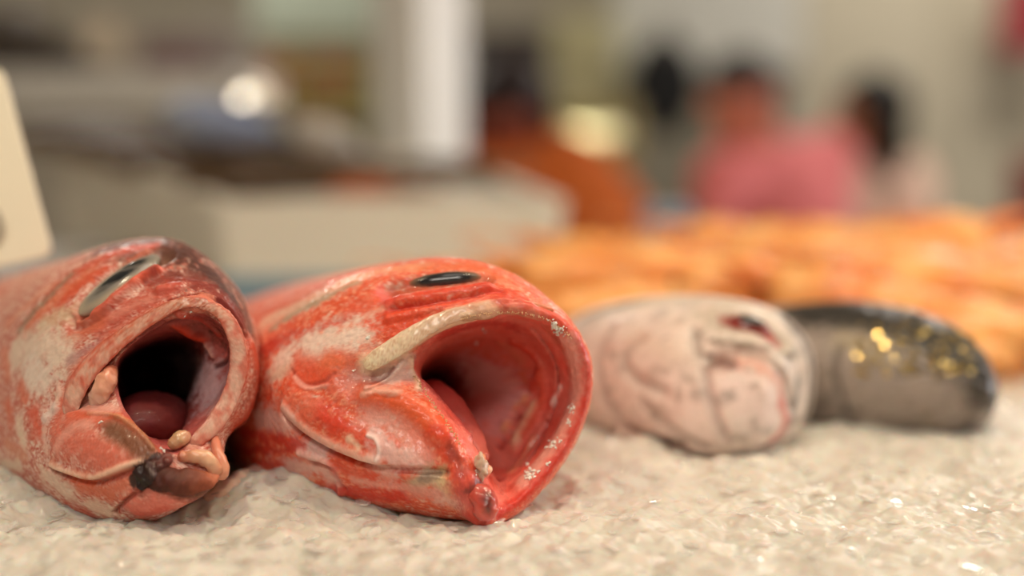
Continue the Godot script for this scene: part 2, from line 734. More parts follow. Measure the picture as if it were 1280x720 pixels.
func red_fish_right() -> void:
	var throat_end := vs([525, 495, .80, 527, 492, .80, 530, 490, .80, 533, 489, .80, 536, 489, .80, 539, 490, .80, 541, 492, .80, 542, 495, .80, 541, 498, .80, 539, 500, .80, 536, 501, .80, 533, 501, .80, 530, 500, .80, 528, 499, .80, 526, 498, .80, 525, 496, .80])
	var throat := vs([519, 484, .72, 521, 474, .725, 528, 466, .73, 541, 461, .732, 554, 462, .732, 565, 468, .73, 571, 478, .73, 571, 490, .73, 567, 502, .728, 560, 512, .725, 552, 517, .72, 545, 518, .715, 538, 516, .712, 531, 511, .712, 524, 502, .712, 520, 493, .715])
	var deep := vs([521, 477, .675, 527, 458, .682, 550, 440, .686, 585, 426, .688, 624, 424, .684, 656, 440, .680, 676, 470, .680, 676, 506, .682, 656, 545, .680, 634, 576, .670, 616, 584, .660, 604, 578, .654, 590, 560, .652, 573, 538, .652, 552, 514, .655, 533, 494, .663])
	var inside := vs([526, 470, .640, 531, 450, .648, 556, 428, .655, 596, 412, .656, 645, 406, .652, 684, 430, .650, 706, 464, .653, 706, 503, .656, 686, 548, .654, 655, 588, .646, 630, 612, .635, 614, 606, .618, 602, 575, .615, 585, 545, .62, 560, 515, .626, 540, 490, .634])
	var lip := vs([514, 464, .622, 520, 438, .622, 548, 415, .621, 590, 399, .620, 645, 391, .622, 698, 410, .628, 728, 450, .635, 731, 495, .640, 712, 545, .638, 677, 595, .630, 640, 630, .618, 607, 636, .600, 594, 590, .598, 572, 548, .602, 545, 513, .608, 522, 485, .615])
	var outer := vs([458, 456, .618, 482, 432, .617, 515, 407, .617, 570, 386, .617, 640, 376, .622, 702, 394, .632, 736, 440, .643, 739, 495, .650, 720, 552, .648, 684, 606, .640, 642, 645, .625, 605, 653, .600, 574, 610, .594, 536, 560, .598, 500, 515, .606, 465, 480, .613])
	var cheek := vs([400, 450, .630, 435, 410, .632, 490, 372, .634, 560, 352, .636, 632, 352, .642, 694, 380, .655, 730, 438, .668, 733, 495, .678, 714, 552, .676, 675, 605, .665, 636, 644, .645, 596, 652, .615, 540, 630, .606, 480, 590, .610, 420, 545, .617, 390, 500, .624])
	var head := vs([345, 440, .662, 375, 390, .668, 430, 348, .672, 505, 328, .676, 580, 323, .682, 645, 352, .694, 690, 420, .712, 695, 490, .722, 675, 550, .722, 635, 600, .705, 595, 638, .675, 550, 645, .645, 480, 636, .637, 410, 610, .640, 355, 560, .646, 335, 500, .653])
	var neck := vs([292, 440, .735, 315, 400, .74, 360, 365, .75, 425, 342, .76, 500, 336, .77, 560, 365, .78, 600, 425, .79, 600, 490, .80, 580, 545, .80, 545, 590, .78, 510, 618, .745, 460, 632, .71, 400, 630, .70, 335, 612, .70, 295, 570, .712, 282, 510, .725])
	var body := vs([240, 440, .86, 262, 408, .86, 300, 380, .87, 350, 362, .88, 405, 360, .89, 450, 382, .90, 478, 425, .91, 478, 480, .92, 460, 525, .92, 430, 558, .90, 395, 578, .87, 355, 585, .85, 310, 582, .84, 270, 565, .84, 245, 535, .85, 235, 490, .855])
	var tail := vs([190, 450, 1.0, 205, 430, 1.0, 225, 415, 1.0, 250, 405, 1.0, 280, 403, 1.02, 305, 415, 1.03, 318, 440, 1.03, 318, 465, 1.03, 308, 490, 1.03, 290, 508, 1.02, 270, 518, 1.0, 248, 520, .99, 225, 515, .99, 205, 505, .99, 192, 490, 1.0, 186, 470, 1.0])
	var tail_end := vs([225, 458, 1.12, 228, 452, 1.12, 232, 447, 1.12, 238, 444, 1.12, 244, 443, 1.12, 250, 446, 1.12, 254, 451, 1.12, 255, 458, 1.12, 254, 465, 1.12, 250, 470, 1.12, 244, 474, 1.12, 238, 474, 1.12, 232, 472, 1.12, 228, 469, 1.12, 226, 465, 1.12, 225, 462, 1.12])
	var sk := loft([throat_end, throat, deep, inside, lip, outer, cheek, head, neck, body, tail, tail_end], [8, 14, 34, 34, 22, 52, 64, 54, 26, 16, 8], 460, true)
	finish_right_fish(sk)


func red_fish_left() -> void:
	var throat_end := vs([168, 470, .80, 170, 466, .80, 174, 463, .80, 180, 461, .80, 186, 461, .80, 191, 463, .80, 195, 467, .80, 196, 472, .80, 195, 477, .80, 191, 481, .80, 186, 483, .80, 180, 483, .80, 175, 482, .80, 171, 479, .80, 169, 476, .80, 168, 473, .80])
	var throat := vs([152, 472, .72, 156, 458, .725, 166, 448, .73, 184, 440, .735, 205, 438, .74, 224, 446, .74, 234, 462, .74, 234, 482, .74, 226, 502, .735, 212, 516, .73, 200, 522, .725, 188, 522, .72, 176, 518, .715, 165, 508, .715, 157, 496, .715, 153, 483, .715])
	var deep := vs([148, 474, .665, 153, 452, .668, 174, 436, .668, 204, 424, .662, 230, 422, .660, 247, 432, .660, 252, 454, .662, 244, 484, .662, 232, 510, .660, 222, 532, .654, 212, 542, .648, 202, 542, .645, 187, 538, .645, 171, 526, .648, 158, 510, .652, 150, 492, .658])
	var inside := vs([144, 476, .636, 148, 450, .638, 172, 427, .638, 209, 406, .637, 245, 400, .637, 270, 414, .638, 283, 442, .640, 279, 482, .640, 258, 517, .635, 237, 543, .625, 223, 558, .615, 205, 560, .606, 187, 550, .605, 170, 534, .610, 156, 516, .618, 147, 497, .628])
	var lip := vs([142, 478, .622, 146, 450, .622, 172, 424, .620, 212, 399, .617, 250, 391, .616, 279, 408, .617, 294, 440, .620, 289, 482, .620, 266, 520, .615, 242, 550, .605, 228, 566, .595, 206, 568, .588, 185, 556, .588, 168, 540, .594, 154, 520, .603, 145, 498, .613])
	var outer := vs([82, 508, .625, 98, 462, .624, 145, 424, .622, 195, 390, .620, 240, 371, .619, 280, 385, .622, 306, 425, .628, 310, 465, .632, 300, 508, .632, 278, 545, .620, 274, 592, .600, 235, 612, .584, 180, 606, .582, 140, 580, .590, 105, 550, .602, 85, 530, .615])
	var cheek := vs([40, 490, .645, 60, 430, .642, 110, 390, .637, 175, 356, .635, 235, 342, .640, 288, 366, .648, 317, 420, .660, 321, 475, .668, 309, 522, .665, 284, 545, .650, 262, 606, .615, 232, 630, .597, 182, 643, .595, 120, 625, .605, 60, 590, .625, 35, 545, .64])
	var head := vs([0, 480, .69, 30, 390, .69, 80, 338, .69, 150, 306, .69, 222, 301, .695, 284, 350, .71, 313, 410, .72, 316, 470, .73, 298, 520, .73, 268, 550, .71, 240, 595, .68, 215, 628, .64, 165, 650, .632, 95, 642, .642, 25, 600, .67, 0, 545, .685])
	var neck := vs([-70, 470, .76, -40, 410, .76, 10, 360, .76, 80, 325, .77, 150, 320, .78, 215, 355, .79, 245, 410, .80, 245, 470, .81, 230, 510, .81, 210, 545, .80, 180, 585, .77, 145, 610, .74, 90, 622, .73, 20, 615, .735, -40, 590, .75, -70, 535, .755])
	var body := vs([-180, 470, .86, -155, 420, .86, -110, 385, .86, -50, 362, .87, 10, 360, .88, 60, 385, .89, 85, 425, .90, 88, 470, .91, 75, 505, .91, 55, 535, .90, 25, 560, .87, -15, 575, .85, -65, 580, .84, -120, 572, .84, -160, 550, .85, -180, 515, .855])
	var tail := vs([-300, 470, .98, -290, 448, .98, -268, 430, .98, -240, 420, .98, -210, 420, .99, -185, 432, 1.0, -172, 452, 1.0, -170, 472, 1.0, -178, 490, 1.0, -192, 505, .99, -212, 514, .98, -235, 520, .97, -258, 520, .97, -280, 514, .97, -294, 502, .97, -300, 488, .97])
	var tail_end := vs([-262, 468, 1.1, -260, 462, 1.1, -256, 457, 1.1, -250, 454, 1.1, -244, 454, 1.1, -238, 457, 1.1, -234, 462, 1.1, -233, 468, 1.1, -234, 474, 1.1, -238, 479, 1.1, -244, 482, 1.1, -250, 482, 1.1, -256, 480, 1.1, -260, 477, 1.1, -262, 474, 1.1, -262, 471, 1.1])
	var sk := loft([throat_end, throat, deep, inside, lip, outer, cheek, head, neck, body, tail, tail_end], [8, 16, 34, 26, 24, 52, 64, 50, 22, 12, 8], 460, true)
	finish_left_fish(sk)



func z1(a: Array) -> Array:
	# readings taken in an enlarged view of the left fish
	var out := []
	for i in range(0, a.size(), 2):
		out.append(Vector2(a[i] * 0.5695, 270.0 + a[i + 1] * 0.5695))
	return out


func z2(a: Array) -> Array:
	# readings taken in an enlarged view of the right fish
	var out := []
	for i in range(0, a.size(), 2):
		out.append(Vector2(270.0 + a[i] * 0.5136, 300.0 + a[i + 1] * 0.5136))
	return out


func eye_of(sk: Hide, o: Node3D, base: Vector3, from: Vector2, to: Vector2, half_width: float, bulge: float, sink: float, tint: Callable) -> void:
	var a := on_skin(sk, from.x, from.y)
	var b := on_skin(sk, to.x, to.y)
	var i := on_skin_index(sk, (from.x + to.x) / 2, (from.y + to.y) / 2)
	var nrm := sk.n[i]
	var long := (b - a) * 0.5
	var out := (nrm - long.normalized() * nrm.dot(long.normalized())).normalized()
	var wide := out.cross(long.normalized()) * half_width
	var m := flesh_mat(0.12, 1.0, 0.05)
	m.clearcoat_roughness = 0.03
	part("eye", skin_mesh(ball((a + b) * 0.5 - out * sink, long, wide, out * bulge, tint, 48, 40), base), m, o)


func finish_right_fish(sk: Hide) -> void:
	fibres(sk, 0.012)
	paint_base(sk, [flesh(240, 200, 178), flesh(232, 150, 120), flesh(220, 84, 54), flesh(226, 98, 66), flesh(234, 146, 112), flesh(218, 76, 48)], Basis(Vector3(0.8, 0.1, -0.5).normalized(), deg_to_rad(20)) * Basis.from_scale(Vector3(0.55, 1.1, 0.7)), 1.0)
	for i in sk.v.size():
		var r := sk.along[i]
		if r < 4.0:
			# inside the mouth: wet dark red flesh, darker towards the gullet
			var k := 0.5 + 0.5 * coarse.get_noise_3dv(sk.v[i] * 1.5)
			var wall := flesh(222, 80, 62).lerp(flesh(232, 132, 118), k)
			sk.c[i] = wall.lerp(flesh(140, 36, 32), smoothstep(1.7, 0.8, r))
	index(sk)
	# --- back, forehead
	mark(sk, z2([110, 200, 220, 150, 330, 90]), 0.012, flesh(226, 176, 138), 0.8)
	mark(sk, z2([130, 215, 240, 150, 340, 100]), 0.004, flesh(165, 138, 100), 0.75)
	mark(sk, z2([100, 185, 200, 140, 300, 85]), 0.004, flesh(214, 92, 58), 0.8)
	mark(sk, z2([110, 260, 220, 220, 320, 190, 470, 170]), 0.005, flesh(200, 52, 34), 0.9)
	mark(sk, z2([120, 270, 200, 250]), 0.006, flesh(196, 46, 32), 0.8)
	mark(sk, z2([300, 105, 400, 70, 500, 60]), 0.008, flesh(228, 138, 92), 0.8)
	mark(sk, z2([520, 60, 620, 62, 690, 90]), 0.008, flesh(216, 108, 70), 0.7)
	mark(sk, z2([340, 160, 430, 130]), 0.010, flesh(222, 92, 66), 0.8)
	mark(sk, z2([400, 120, 420, 145]), 0.006, flesh(228, 112, 112), 0.7, -0.0008)
	# --- eye socket and the red folds below it
	mark(sk, z2([430, 110, 540, 92, 650, 88]), 0.008, flesh(150, 70, 50), 0.6, -0.0030, 0.1)
	mark(sk, z2([420, 148, 540, 130, 660, 112]), 0.005, flesh(214, 66, 44), 0.8, 0.0016, 0.2)
	mark(sk, z2([430, 165, 560, 150, 690, 125]), 0.0025, flesh(188, 40, 30), 0.8, -0.0008, 0.2)
	mark(sk, z2([420, 190, 540, 165, 700, 140]), 0.004, flesh(224, 84, 60), 0.8, 0.0010, 0.2)
	mark(sk, z2([560, 175, 640, 160, 740, 148]), 0.0022, flesh(226, 150, 118), 0.6, 0.0006)
	mark(sk, z2([650, 120, 720, 130, 760, 155]), 0.006, flesh(208, 66, 46), 0.7, 0.0008)
	mark(sk, z2([380, 200, 480, 205]), 0.012, flesh(224, 76, 46), 0.9)
	mark(sk, z2([320, 205, 400, 170]), 0.004, flesh(236, 160, 130), 0.6)
	# --- white of the cheek
	mark(sk, z2([150, 300, 250, 250, 340, 230]), 0.015, flesh(236, 200, 178), 0.95)
	mark(sk, z2([130, 330, 180, 310]), 0.007, flesh(214, 172, 140), 0.8)
	mark(sk, z2([200, 290, 260, 320]), 0.008, flesh(224, 96, 66), 0.7)
	mark(sk, z2([190, 320, 250, 340, 290, 300]), 0.010, flesh(220, 84, 56), 0.85)
	mark(sk, z2([270, 290, 330, 310]), 0.008, flesh(232, 120, 84), 0.7)
	mark(sk, z2([180, 318, 215, 352, 260, 345, 285, 325]), 0.0018, flesh(196, 84, 66), 0.7, -0.0007, 0.2)
	mark(sk, z2([190, 330, 222, 360, 268, 353]), 0.0018, flesh(236, 170, 150), 0.6, 0.0006, 0.2)
	# --- hollow by the corner of the mouth
	mark(sk, z2([335, 335, 390, 330]), 0.011, flesh(196, 140, 130), 0.85, -0.0016)
	mark(sk, z2([300, 350, 350, 380, 400, 400]), 0.010, flesh(222, 116, 98), 0.7)
	mark(sk, z2([330, 300, 380, 285]), 0.006, flesh(226, 110, 84), 0.7)
	# --- pale skin stretched across the corner of the mouth
	mark(sk, z2([400, 325, 440, 310, 470, 290]), 0.0060, flesh(232, 186, 168), 0.95, 0.0, 0.2)
	mark(sk, z2([420, 345, 450, 330, 482, 330]), 0.0055, flesh(228, 170, 150), 0.95, 0.0, 0.2)
	mark(sk, z2([365, 360, 400, 345, 435, 318, 452, 296]), 0.0020, flesh(240, 204, 190), 0.9, 0.0014, 0.15)
	mark(sk, z2([375, 352, 408, 334, 430, 312]), 0.0014, flesh(176, 110, 104), 0.7, -0.0008, 0.15)
	mark(sk, z2([476, 290, 484, 330, 494, 362]), 0.0022, flesh(238, 180, 140), 0.9, 0.0010, 0.15)
	# --- gill cover: its bulge, the fold along its edge, the belly below
	mark(sk, z2([190, 390, 270, 450, 360, 500, 470, 540]), 0.013, flesh(224, 100, 74), 0.35, 0.0022)
	mark(sk, z2([260, 420, 300, 450]), 0.009, flesh(214, 62, 42), 0.85)
	mark(sk, z2([150, 400, 230, 410]), 0.010, flesh(228, 118, 94), 0.7)
	mark(sk, z2([170, 410, 220, 460, 300, 500, 400, 540]), 0.0045, flesh(238, 172, 148), 0.75, 0.0012, 0.25)
	mark(sk, z2([160, 425, 212, 476, 290, 518, 380, 548, 470, 560, 560, 566]), 0.0028, flesh(150, 52, 42), 0.8, -0.0022, 0.2)
	mark(sk, z2([280, 440, 360, 480, 420, 500]), 0.007, flesh(220, 70, 46), 0.7)
	mark(sk, z2([330, 480, 350, 500]), 0.003, flesh(240, 190, 150), 0.8)
	mark(sk, z2([100, 440, 170, 440]), 0.011, flesh(226, 170, 156), 0.85)
	mark(sk, z2([200, 505, 250, 515]), 0.009, flesh(222, 176, 172), 0.85)
	mark(sk, z2([60, 470, 120, 480, 200, 500]), 0.006, flesh(206, 52, 38), 0.85)
	mark(sk, z2([20, 500, 90, 510, 190, 515]), 0.004, flesh(202, 56, 42), 0.85)
	mark(sk, z2([90, 540, 170, 545, 220, 530]), 0.004, flesh(212, 66, 48), 0.85)
	mark(sk, z2([60, 560, 150, 590, 220, 620]), 0.007, flesh(226, 176, 160), 0.8)
	mark(sk, z2([180, 560, 250, 555, 285, 590]), 0.009, flesh(226, 168, 152), 0.85)
	mark(sk, z2([200, 520, 270, 545, 300, 600, 300, 640]), 0.003, flesh(238, 180, 166), 0.6, 0.0012, 0.2)
	mark(sk, z2([230, 545, 280, 560, 310, 610]), 0.0022, flesh(170, 60, 48), 0.6, -0.0010, 0.2)
	mark(sk, z2([300, 550, 380, 580, 480, 590]), 0.009, flesh(220, 76, 50), 0.7)
	mark(sk, z2([380, 540, 420, 570]), 0.007, flesh(240, 190, 170), 0.6)
	mark(sk, z2([290, 610, 380, 625, 450, 620]), 0.007, flesh(212, 54, 38), 0.85)
	mark(sk, z2([330, 585, 420, 600, 500, 605]), 0.003, flesh(236, 160, 140), 0.6)
	mark(sk, z2([220, 630, 250, 640]), 0.005, flesh(208, 64, 50), 0.7)
	# --- pale torn membrane below the corner of the mouth
	mark(sk, z2([380, 430, 440, 450, 480, 500]), 0.011, flesh(230, 152, 136), 0.8)
	mark(sk, z2([400, 480, 430, 520, 500, 540]), 0.009, flesh(236, 178, 166), 0.85)
	mark(sk, z2([372, 475, 392, 482, 404, 505, 400, 530]), 0.0016, flesh(246, 208, 198), 0.85, 0.0009, 0.2)
	mark(sk, z2([470, 455, 500, 500, 530, 540]), 0.006, flesh(228, 126, 108), 0.7)
	# --- lower jaw: orange ridge, grey flesh, dark tip
	mark(sk, z2([370, 372, 440, 390, 500, 420, 545, 470]), 0.0085, flesh(228, 92, 48), 0.9, 0.0016)
	mark(sk, z2([545, 470, 575, 530, 600, 580]), 0.0085, flesh(214, 70, 46), 0.9, 0.0010)
	mark(sk, z2([362, 372, 400, 366, 440, 372]), 0.003, flesh(240, 170, 140), 0.7, 0.0008)
	mark(sk, z2([570, 500, 590, 540, 600, 570]), 0.004, flesh(140, 52, 38), 0.8)
	mark(sk, z2([488, 590, 520, 575, 545, 590]), 0.007, flesh(192, 164, 126), 0.85)
	mark(sk, z2([545, 570, 565, 610]), 0.006, flesh(220, 180, 116), 0.8)
	mark(sk, z2([500, 580, 540, 570]), 0.003, flesh(140, 112, 92), 0.8)
	mark(sk, z2([540, 630, 600, 640]), 0.007, flesh(228, 172, 152), 0.8)
	mark(sk, z2([470, 610, 530, 620]), 0.005, flesh(222, 136, 118), 0.8)
	mark(sk, z2([600, 600, 625, 630, 640, 670]), 0.012, flesh(198, 76, 66), 0.9, 0.0020)
	mark(sk, z2([635, 600, 650, 625]), 0.0055, flesh(76, 40, 38), 0.9)
	mark(sk, z2([620, 665, 630, 685]), 0.004, flesh(206, 60, 48), 0.8)
	# --- upper lip and the rim of the mouth
	mark(sk, z2([365, 300, 420, 285, 500, 232, 570, 200, 660, 178]), 0.0065, flesh(230, 192, 150), 0.95, 0.0012, 0.2)
	mark(sk, z2([640, 170, 720, 168, 790, 185]), 0.0045, flesh(214, 150, 112), 0.9, 0.0008, 0.2)
	mark(sk, z2([600, 186, 700, 180, 780, 196]), 0.0016, flesh(186, 128, 84), 0.8, 0.0004, 0.3)
	mark(sk, z2([690, 150, 760, 165, 830, 190, 880, 235]), 0.0045, flesh(206, 70, 52), 0.85, 0.0006)
	mark(sk, z2([880, 235, 905, 300, 895, 400, 840, 520, 760, 610, 690, 670]), 0.0060, flesh(198, 50, 36), 0.95, 0.0, 0.15)
	mark(sk, z2([850, 250, 872, 320, 862, 410, 810, 510, 740, 590]), 0.0080, flesh(228, 146, 128), 0.95, 0.0010, 0.25)
	mark(sk, z2([800, 215, 838, 262]), 0.005, flesh(204, 92, 72), 0.8)
	mark(sk, z2([770, 225, 815, 290, 826, 370, 800, 450, 750, 540]), 0.0022, flesh(150, 36, 28), 0.9, -0.0020, 0.2)
	# --- inside: palate, folds, haze of lilac, floor
	mark(sk, z2([560, 235, 650, 210, 720, 215]), 0.010, flesh(196, 52, 42), 0.8)
	mark(sk, z2([640, 330, 700, 360]), 0.020, flesh(238, 172, 174), 0.95)
	mark(sk, z2([640, 400, 690, 440]), 0.015, flesh(226, 140, 136), 0.85)
	mark(sk, z2([720, 250, 760, 270, 790, 310, 770, 360]), 0.0035, flesh(216, 66, 40), 0.85, 0.0016, 0.3)
	mark(sk, z2([690, 250, 740, 290, 760, 340]), 0.0030, flesh(222, 128, 104), 0.7, 0.0012, 0.3)
	mark(sk, z2([790, 330, 790, 390, 750, 470]), 0.0050, flesh(216, 82, 56), 0.7, 0.0012)
	mark(sk, z2([835, 360, 815, 395]), 0.0030, flesh(240, 190, 176), 0.85, 0.0008)
	mark(sk, z2([780, 400, 730, 490, 660, 560]), 0.0040, flesh(240, 180, 134), 0.95, 0.0022, 0.25)
	mark(sk, z2([755, 385, 710, 460, 640, 540]), 0.0034, flesh(238, 154, 104), 0.85, 0.0016, 0.25)
	mark(sk, z2([740, 430, 690, 500]), 0.0018, flesh(160, 36, 24), 0.85, -0.0012, 0.25)
	mark(sk, z2([800, 440, 750, 520, 690, 580]), 0.0020, flesh(170, 40, 28), 0.85, -0.0014, 0.25)
	mark(sk, z2([770, 480, 720, 560]), 0.0040, flesh(226, 130, 98), 0.7, 0.0008)
	mark(sk, z2([670, 575, 720, 600]), 0.0060, flesh(204, 70, 52), 0.8)
	mark(sk, z2([500, 345, 560, 400, 620, 480]), 0.0045, flesh(178, 62, 58), 0.8, 0.0012)
	mark(sk, z2([560, 380, 610, 450]), 0.0025, flesh(196, 96, 88), 0.6)
	for i in sk.v.size():
		sk.lift[i] += 0.00035 * mid.get_noise_3dv(sk.v[i] * 1.4)
	speckle(sk, 0.16, 0.00018)
	var base := at(520, 645, 0.66)
	base.y = ICE_Y
	# keep what the eye and the bones need before the skin is moved
	var o := thing("red_fish", "bright red and white mottled fish gaping to the right with a cream upper lip", "fish", base)
	var grey_eye := func(d: Vector3) -> Color:
		var r := Vector2(d.x, d.y * 1.0).length()
		var c := flesh(34, 36, 42)
		c = c.lerp(flesh(110, 84, 60), smoothstep(0.62, 0.78, r))
		return c.lerp(flesh(190, 110, 84), smoothstep(0.82, 0.95, r))
	settle(sk)
	index_again(sk)
	eye_of(sk, o, base, Vector2(506, 355), Vector2(606, 345), 0.0046, 0.0046, 0.0016, grey_eye)
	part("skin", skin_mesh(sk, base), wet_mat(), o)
	# the free end of the cream upper jaw bone, standing proud of the cheek
	var pts := []
	for q in [[461, 455, .612], [478, 444, .611], [505, 427, .611], [535, 408, .6115], [568, 394, .613], [608, 385, .616], [650, 381, .620], [690, 388, .627]]:
		pts.append(near(q[0], q[1], q[2]))
	var bone := flesh(234, 198, 154)
	var jaw := sweep(pts, [0.0036, 0.0046, 0.0048, 0.0040, 0.0034, 0.0030, 0.0024, 0.0012], [flesh(238, 208, 160), flesh(238, 208, 166), bone, flesh(230, 184, 146), flesh(226, 166, 130), flesh(218, 148, 112), flesh(214, 124, 92), flesh(208, 100, 70)], 28, 14, 0.28, Vector3(-0.25, 0.35, 1), 0.0003)
	for k in jaw.v.size():
		var streak := fine.get_noise_3dv(cam_basis.transposed() * jaw.v[k] * Vector3(0.12, 1.0, 1.0))
		jaw.c[k] = jaw.c[k].lerp(flesh(206, 140, 100), clampf(0.25 + streak, 0.0, 0.7))
	speckle(jaw, 0.12, 0.0002)
	settle(jaw)
	part("upper_jaw_bone", skin_mesh(jaw, base), flesh_mat(0.3, 0.6, 0.15), o)
	# floor of the mouth seen behind the near jaw
	pts = []
	for q in [[540, 484, .668], [562, 508, .652], [584, 540, .640], [602, 572, .628]]:
		pts.append(near(q[0], q[1], q[2]))
	var floor_flesh := sweep(pts, [0.0060, 0.0075, 0.0070, 0.0040], [lin(140, 46, 44), lin(186, 76, 70), lin(196, 88, 78), lin(204, 100, 84)], 22, 10, 0.6, Vector3(0.4, 0.5, 1), 0.0006)
	part("tongue", skin_mesh(floor_flesh, base), wet_mat(), o)
	# pale belly fin resting on the ice under the other fish
	pts = []
	for q in [[345, 590, .690], [312, 604, .672], [286, 616, .656], [262, 624, .646]]:
		pts.append(near(q[0], q[1], q[2]))
	var fin := sweep(pts, [0.008, 0.0095, 0.0085, 0.004], [flesh(226, 176, 152), flesh(224, 178, 156), flesh(222, 176, 150), flesh(216, 164, 136)], 24, 10, 0.7, Vector3(0.1, 1, 0.3), 0.002)
	part("belly_fin", skin_mesh(fin, base), wet_mat(0.45, 0.2, 0.2), o)
	tail_fins(o, base, at(240, 459, 1.10), Vector3(-0.10, 0.0, -0.12))
	# fringe of tiny teeth along the near lower jaw and the upper lip
	var st := SurfaceTool.new()
	st.begin(Mesh.PRIMITIVE_TRIANGLES)
	tooth_row(st, sk, [Vector2(517, 470), Vector2(530, 487), Vector2(546, 508), Vector2(562, 531), Vector2(577, 556)], 70, 0.0011, base)
	tooth_row(st, sk, [Vector2(575, 398), Vector2(610, 392), Vector2(650, 391), Vector2(690, 402), Vector2(716, 424)], 90, 0.0010, base)
	st.generate_normals()
	var teeth := part("teeth", st.commit(), plain_mat(rgb8(222, 184, 140), 0.35), o)
	teeth.set_meta("kind", "stuff")
	# knob of the lower jaw with a scrap of white flesh
	pts = []
	for q in [[592, 612, .600], [604, 624, .592], [608, 640, .590]]:
		pts.append(near(q[0], q[1], q[2]))
	var knob := sweep(pts, [0.0045, 0.0060, 0.0058], [flesh(200, 84, 72), flesh(188, 74, 64), flesh(206, 84, 72)], 20, 8, 1.0, Vector3(0.2, 0.3, 1), 0.0016)
	index(knob)
	mark(knob, [Vector2(610, 618), Vector2(612, 634)], 0.004, flesh(70, 38, 36), 0.9)
	part("jaw_tip", skin_mesh(knob, base), flesh_mat(0.3, 0.6, 0.1), o)
	var scrap := ball(near(601, 583, .599), Vector3(0.0030, 0.001, 0), Vector3(-0.001, 0.0062, 0), Vector3(0, 0, 0.003), func(_d): return flesh(200, 160, 128), 24, 20, 0.0030)
	part("flesh_scrap", skin_mesh(scrap, base), flesh_mat(0.4, 0.4, 0.2), o)
	# grains of ice stuck to the fish
	var spots := []
	for q in [[698, 413, 34, 5], [692, 406, 16, 4], [714, 511, 12, 3], [709, 526, 8, 3], [689, 556, 20, 4], [661, 591, 40, 5], [684, 580, 3, 2], [699, 545, 4, 3], [461, 422, 6, 1.2], [595, 431, 4, 1.2], [611, 513, 2, 1], [606, 415, 4, 2], [600, 590, 6, 4], [444, 463, 2, 1]]:
		for i in q[2]:
			var k := on_skin_index(sk, q[0] + rng.randfn(0, q[3]) * 0.8, q[1] + rng.randfn(0, q[3]) * 0.8)
			if k >= 0:
				spots.append(sk.v[k] + sk.n[k] * 0.0003)
	var grains := part("ice_grains", shards(spots, base, 0.0011), plain_mat(rgb8(240, 236, 228), 0.25), o)
	grains.set_meta("kind", "stuff")


func tail_fins(o: Node3D, base: Vector3, root: Vector3, along: Vector3) -> void:
	# the tail, spread in two lobes; a spiny fin on the back is left to the skin's own ridge
	root.y = maxf(root.y, ICE_Y + 0.02)
	for s in [-1.0, 1.0]:
		var tip := root + along * 0.55 + Vector3(0, s * 0.035, 0)
		tip.y = maxf(tip.y, ICE_Y + 0.008)
		var lobe := sweep([root - along * 0.1, root + along * 0.25 + Vector3(0, s * 0.012, 0), tip], [0.007, 0.014, 0.010], [flesh(206, 84, 58), flesh(214, 110, 80), flesh(226, 150, 120)], 18, 8, 0.2, along.cross(Vector3.UP))
		part("tail_fin", skin_mesh(lobe, base), wet_mat(), o)


func index_again(sk: Hide) -> void:
	sk.buckets.clear()
	sk.sight.clear()
	index(sk)


func tooth_row(st: SurfaceTool, sk: Hide, line: Array, count: int, size: float, base: Vector3) -> void:
	for i in count:
		var f := float(i) / count * (line.size() - 1)
		var j := int(f)
		var q: Vector2 = line[j].lerp(line[j + 1], f - j)
		var k := on_skin_index(sk, q.x + rng.randfn(0, 1.2), q.y + rng.randfn(0, 1.2))
		if k < 0:
			continue
		var p := sk.v[k] - base
		var up := (sk.n[k] + Vector3(rng.randf_range(-0.4, 0.4), rng.randf_range(-0.4, 0.4), rng.randf_range(-0.4, 0.4))).normalized()
		var a := up.cross(Vector3(0.3, 0.9, 0.2)).normalized() * size * 0.35
		var b := up.cross(a).normalized() * size * 0.35
		var tip := p + up * size * rng.randf_range(0.6, 1.2)
		var foot := [p + a, p + b, p - a, p - b]
		for m in 4:
			for v in [foot[m], tip, foot[(m + 1) % 4]]:
				st.set_smooth_group(-1)
				st.add_vertex(v)


